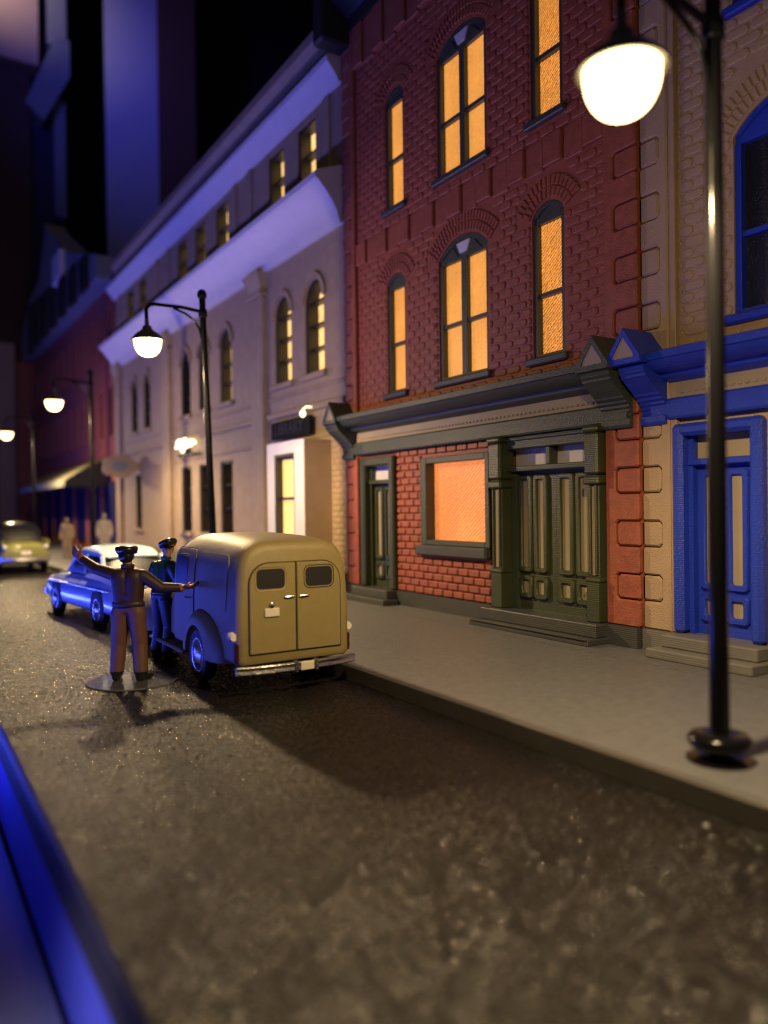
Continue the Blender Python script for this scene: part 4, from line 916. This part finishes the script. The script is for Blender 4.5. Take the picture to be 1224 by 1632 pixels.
def person(name, label, loc, rz, pose, mats, headdir=(0, 1, 0), voxel=.013, cap=True, group=None, hands=True, s=1.0, captilt=0.0):
    """local frame: x = figure's own screen-side, y = facing, z up. pose: dict of joint points"""
    root = empty(name, loc, rz); tag(root, label, 'person', group); root.scale = (s, s, s)
    P = {k: Vector(v) for k, v in pose.items()}
    mb = MB()
    # legs
    for k in 'LR':
        capsule(mb, P['hip'+k], P['knee'+k], .116, .098); capsule(mb, P['knee'+k], P['ank'+k]+Vector((0, 0, .05)), .096, .088)
        capsule(mb, P['ank'+k]+Vector((0, -.03, -.035)), P['ank'+k]+P['toe'+k], .050, .042)
    # torso
    pel, ch, nk = P['pelvis'], P['chest'], P['neck']
    capsule(mb, pel+Vector((-.075, 0, 0)), pel+Vector((.075, 0, 0)), .118, .118)
    capsule(mb, pel+Vector((-.06, 0, .16)), pel+Vector((.06, 0, .16)), .118, .118)
    for f_ in (-1, 1): capsule(mb, pel+Vector((f_*.06, 0, .02)), ch+Vector((f_*.085, 0, .03)), .118, .128)
    capsule(mb, P['shL'], P['shR'], .085, .085); capsule(mb, ch, nk, .10, .062); capsule(mb, nk, P['head'], .058, .058)
    for k in 'LR':
        capsule(mb, P['sh'+k], P['el'+k], .088, .074); capsule(mb, P['el'+k], P['wr'+k], .074, .058)
        if hands: hand(mb, P['wr'+k], P['wr'+k]-P['el'+k] if 'hd'+k not in P else P['hd'+k], P.get('pn'+k, Vector((0, 1, .1))), 1.35, .45, 1 if k == 'L' else -1)
        else: capsule(mb, P['wr'+k], P['wr'+k]+(P['wr'+k]-P['el'+k]).normalized()*.10, .045, .03)
    # head with jaw, nose, ears, brow
    hd = P['head']; f = Vector(headdir).normalized(); sd = f.cross(Vector((0, 0, 1))).normalized()
    mb.ell(hd+Vector((0, 0, .03)), (.083, .092, .115), 18, 12)
    capsule(mb, hd+f*.035+Vector((0, 0, -.05)), hd+f*.055+Vector((0, 0, -.075)), .052, .040)
    capsule(mb, hd+f*.088+Vector((0, 0, .03)), hd+f*.108+Vector((0, 0, -.008)), .012, .017, 8)
    capsule(mb, hd+f*.078-sd*.04+Vector((0, 0, .045)), hd+f*.078+sd*.04+Vector((0, 0, .045)), .014, .014, 8)
    capsule(mb, hd+f*.086-sd*.022+Vector((0, 0, -.045)), hd+f*.086+sd*.022+Vector((0, 0, -.045)), .010, .010, 8)
    for q in (-1, 1): capsule(mb, hd+sd*q*.082+Vector((0, 0, .035)), hd+sd*q*.086+Vector((0, 0, -.01)), .017, .013, 8)
    me = mb.mesh('raw'); tmp = bpy.data.objects.new('raw', me); COL.objects.link(tmp)
    rm = tmp.modifiers.new('r', 'REMESH'); rm.mode = 'VOXEL'; rm.voxel_size = voxel
    smo = tmp.modifiers.new('s', 'SMOOTH'); smo.iterations = 3; smo.factor = .5
    bpy.context.view_layer.update()
    me2 = bpy.data.meshes.new_from_object(tmp.evaluated_get(bpy.context.evaluated_depsgraph_get())); bpy.data.objects.remove(tmp)
    me2.materials.clear()
    for k in mats: me2.materials.append(M[k])          # jacket, trousers, skin, shoes
    waist = pel.z+.06
    idx = []
    for p in me2.polygons:
        c = p.center
        i = 0
        if c.z < min(P['ankL'].z, P['ankR'].z)+.045: i = 3
        elif c.z < waist and min((c-P['wrL']).length, (c-P['wrR']).length) > .26: i = 1
        elif c.z > nk.z+.045 and (c-hd).length < .26: i = 2
        for k in 'LR':
            dv = P['hd'+k] if 'hd'+k in P else (P['wr'+k]-P['el'+k])
            if (c-P['wr'+k]).length < .30 and (c-P['wr'+k]).dot(dv.normalized()) > -.01 and (c-hd).length > .2: i = 2
        idx.append(i)
    me2.polygons.foreach_set('material_index', idx); me2.polygons.foreach_set('use_smooth', [True]*len(me2.polygons))
    bo = bpy.data.objects.new('body', me2); COL.objects.link(bo); bo.parent = root
    for q in (-1, 1):
        e = MB(); e.ell(hd+f*.080+sd*q*.030+Vector((0, 0, .018)), (.010, .010, .009), 10, 6); e.build('eye', 'navy', root)
    # jacket hem and belt
    h = MB(); rr = []
    for zz, g_ in ((waist-.045, .017), (waist-.04, .026), (waist+.01, .022), (waist+.03, .004)):
        rr.append([(pel.x+(.178+g_)*cos(2*pi*k/28), pel.y+(.116+g_)*sin(2*pi*k/28), zz) for k in range(28)])
    h.loft(rr, False, False); h.build('jacket_hem', mats[0], root, 1.2)
    co = MB(); co.lathe([(.066, -.03), (.082, -.01), (.078, .03), (.062, .035)], nk+Vector((0, 0, .03)), 20); co.build('collar', mats[0], root, 1.0)
    if cap:
        c = MB(); tl = Vector((0, 0, 0))
        def ck(r, z): return [tuple(hd-f*.012+Vector((r*cos(2*pi*k/28), r*1.05*sin(2*pi*k/28), z+.10*captilt*cos(2*pi*k/28)))) for k in range(28)]
        c.loft([ck(.108, .040), ck(.122, .062), ck(.136, .095), ck(.136, .120), ck(.120, .142), ck(.06, .153), ck(.01, .155)])
        vis = [tuple(hd+f*(.085+.075*cos(a))+sd*.095*sin(a)*1.0+Vector((0, 0, .062-.02*cos(a)))) for a in [-pi/2+pi*i/12 for i in range(13)]]
        v2 = [(p[0], p[1], p[2]-.010) for p in vis]
        c.loft([vis, v2], True, True); c.build('cap', 'capblack', root, 0.9)
        hr = MB()
        hr.ell(hd-f*.034+Vector((0, 0, .015)), (.094, .086, .10), 18, 10); hr.build('hair', 'capblack', root, 1.2)
    return root

# driver giving directions: back to the camera, one arm raised, one hand at the van
VIEW = -YAW
man = person('person', 'figure in brown jacket and black cap with arms outstretched in the road', (2.60, 10.44, .02), VIEW-radians(4), dict(
    hipL=(-.10, 0, .90), kneeL=(-.135, .02, .49), ankL=(-.15, -.02, .075), toeL=(-.03, .15, -.035),
    hipR=(.10, 0, .90), kneeR=(.13, .02, .49), ankR=(.155, -.03, .075), toeR=(.07, .14, -.035),
    pelvis=(0, 0, .96), chest=(.0, .0, 1.33), neck=(-.005, .01, 1.47), head=(-.02, .03, 1.625),
    shL=(-.185, 0, 1.40), elL=(-.43, .05, 1.47), wrL=(-.635, .10, 1.60), hdL=(-.7, .2, .62), pnL=(.3, 1, .2),
    shR=(.185, 0, 1.38), elR=(.40, .03, 1.215), wrR=(.635, .10, 1.205), hdR=(.9, .25, .10), pnR=(.1, .4, 1)),
    ('brown', 'trouser', 'skin', 'capblack'))
man.scale = (1.07, 1.07, 1.0)
dk = MB(); dk.lathe([(.02, .0), (.56, .0), (.575, .006), (.565, .018), (.02, .02)], (2.62, 10.40, .002), 48)
dko = dk.build('figure_base', 'clear', None, 0.5); tag(dko, 'clear round plastic disc under the brown jacketed figure', 'base')
# driver by the cab
drv = person('person', 'figure in dark green jacket and cap standing by the van cab', (3.42, 11.72, .005), VIEW-radians(35), dict(
    hipL=(-.09, 0, .90), kneeL=(-.11, .04, .49), ankL=(-.12, -.02, .075), toeL=(-.02, .15, -.035),
    hipR=(.09, 0, .90), kneeR=(.12, .04, .49), ankR=(.14, -.03, .075), toeR=(.03, .15, -.035),
    pelvis=(0, 0, .96), chest=(.03, .02, 1.34), neck=(.06, .04, 1.49), head=(.09, .05, 1.65),
    shL=(-.16, .02, 1.40), elL=(-.27, .0, 1.17), wrL=(-.20, .20, 1.02), shR=(.21, .02, 1.41), elR=(.31, .05, 1.18), wrR=(.26, .27, 1.10)),
    ('dkgreen', 'navy', 'skin2', 'capblack'), headdir=(.75, -.65, 0), captilt=.35)
stand = dict(hipL=(-.10, 0, .90), kneeL=(-.11, .02, .49), ankL=(-.12, -.02, .075), toeL=(-.02, .15, -.035), hipR=(.10, 0, .90), kneeR=(.11, .02, .49), ankR=(.12, -.02, .075), toeR=(.02, .15, -.035),
    pelvis=(0, 0, .96), chest=(0, 0, 1.34), neck=(0, .01, 1.48), head=(0, .02, 1.63), shL=(-.18, 0, 1.40), elL=(-.26, 0, 1.14), wrL=(-.25, .10, .90), shR=(.18, 0, 1.40), elR=(.26, 0, 1.14), wrR=(.25, .10, .90))
person('person', 'beige clad figure walking on the sidewalk by the awning piers', (6.3, 35.5, SW), 2.6, stand, ('beige', 'beige', 'beige', 'beige'), voxel=.03, cap=False, hands=False)
person('person', 'pale grey figure standing at the corner of the stucco hall', (7.6, 34.3, SW), 2.8, stand, ('pale', 'pale', 'pale', 'pale'), voxel=.03, cap=False, hands=False, s=1.1)
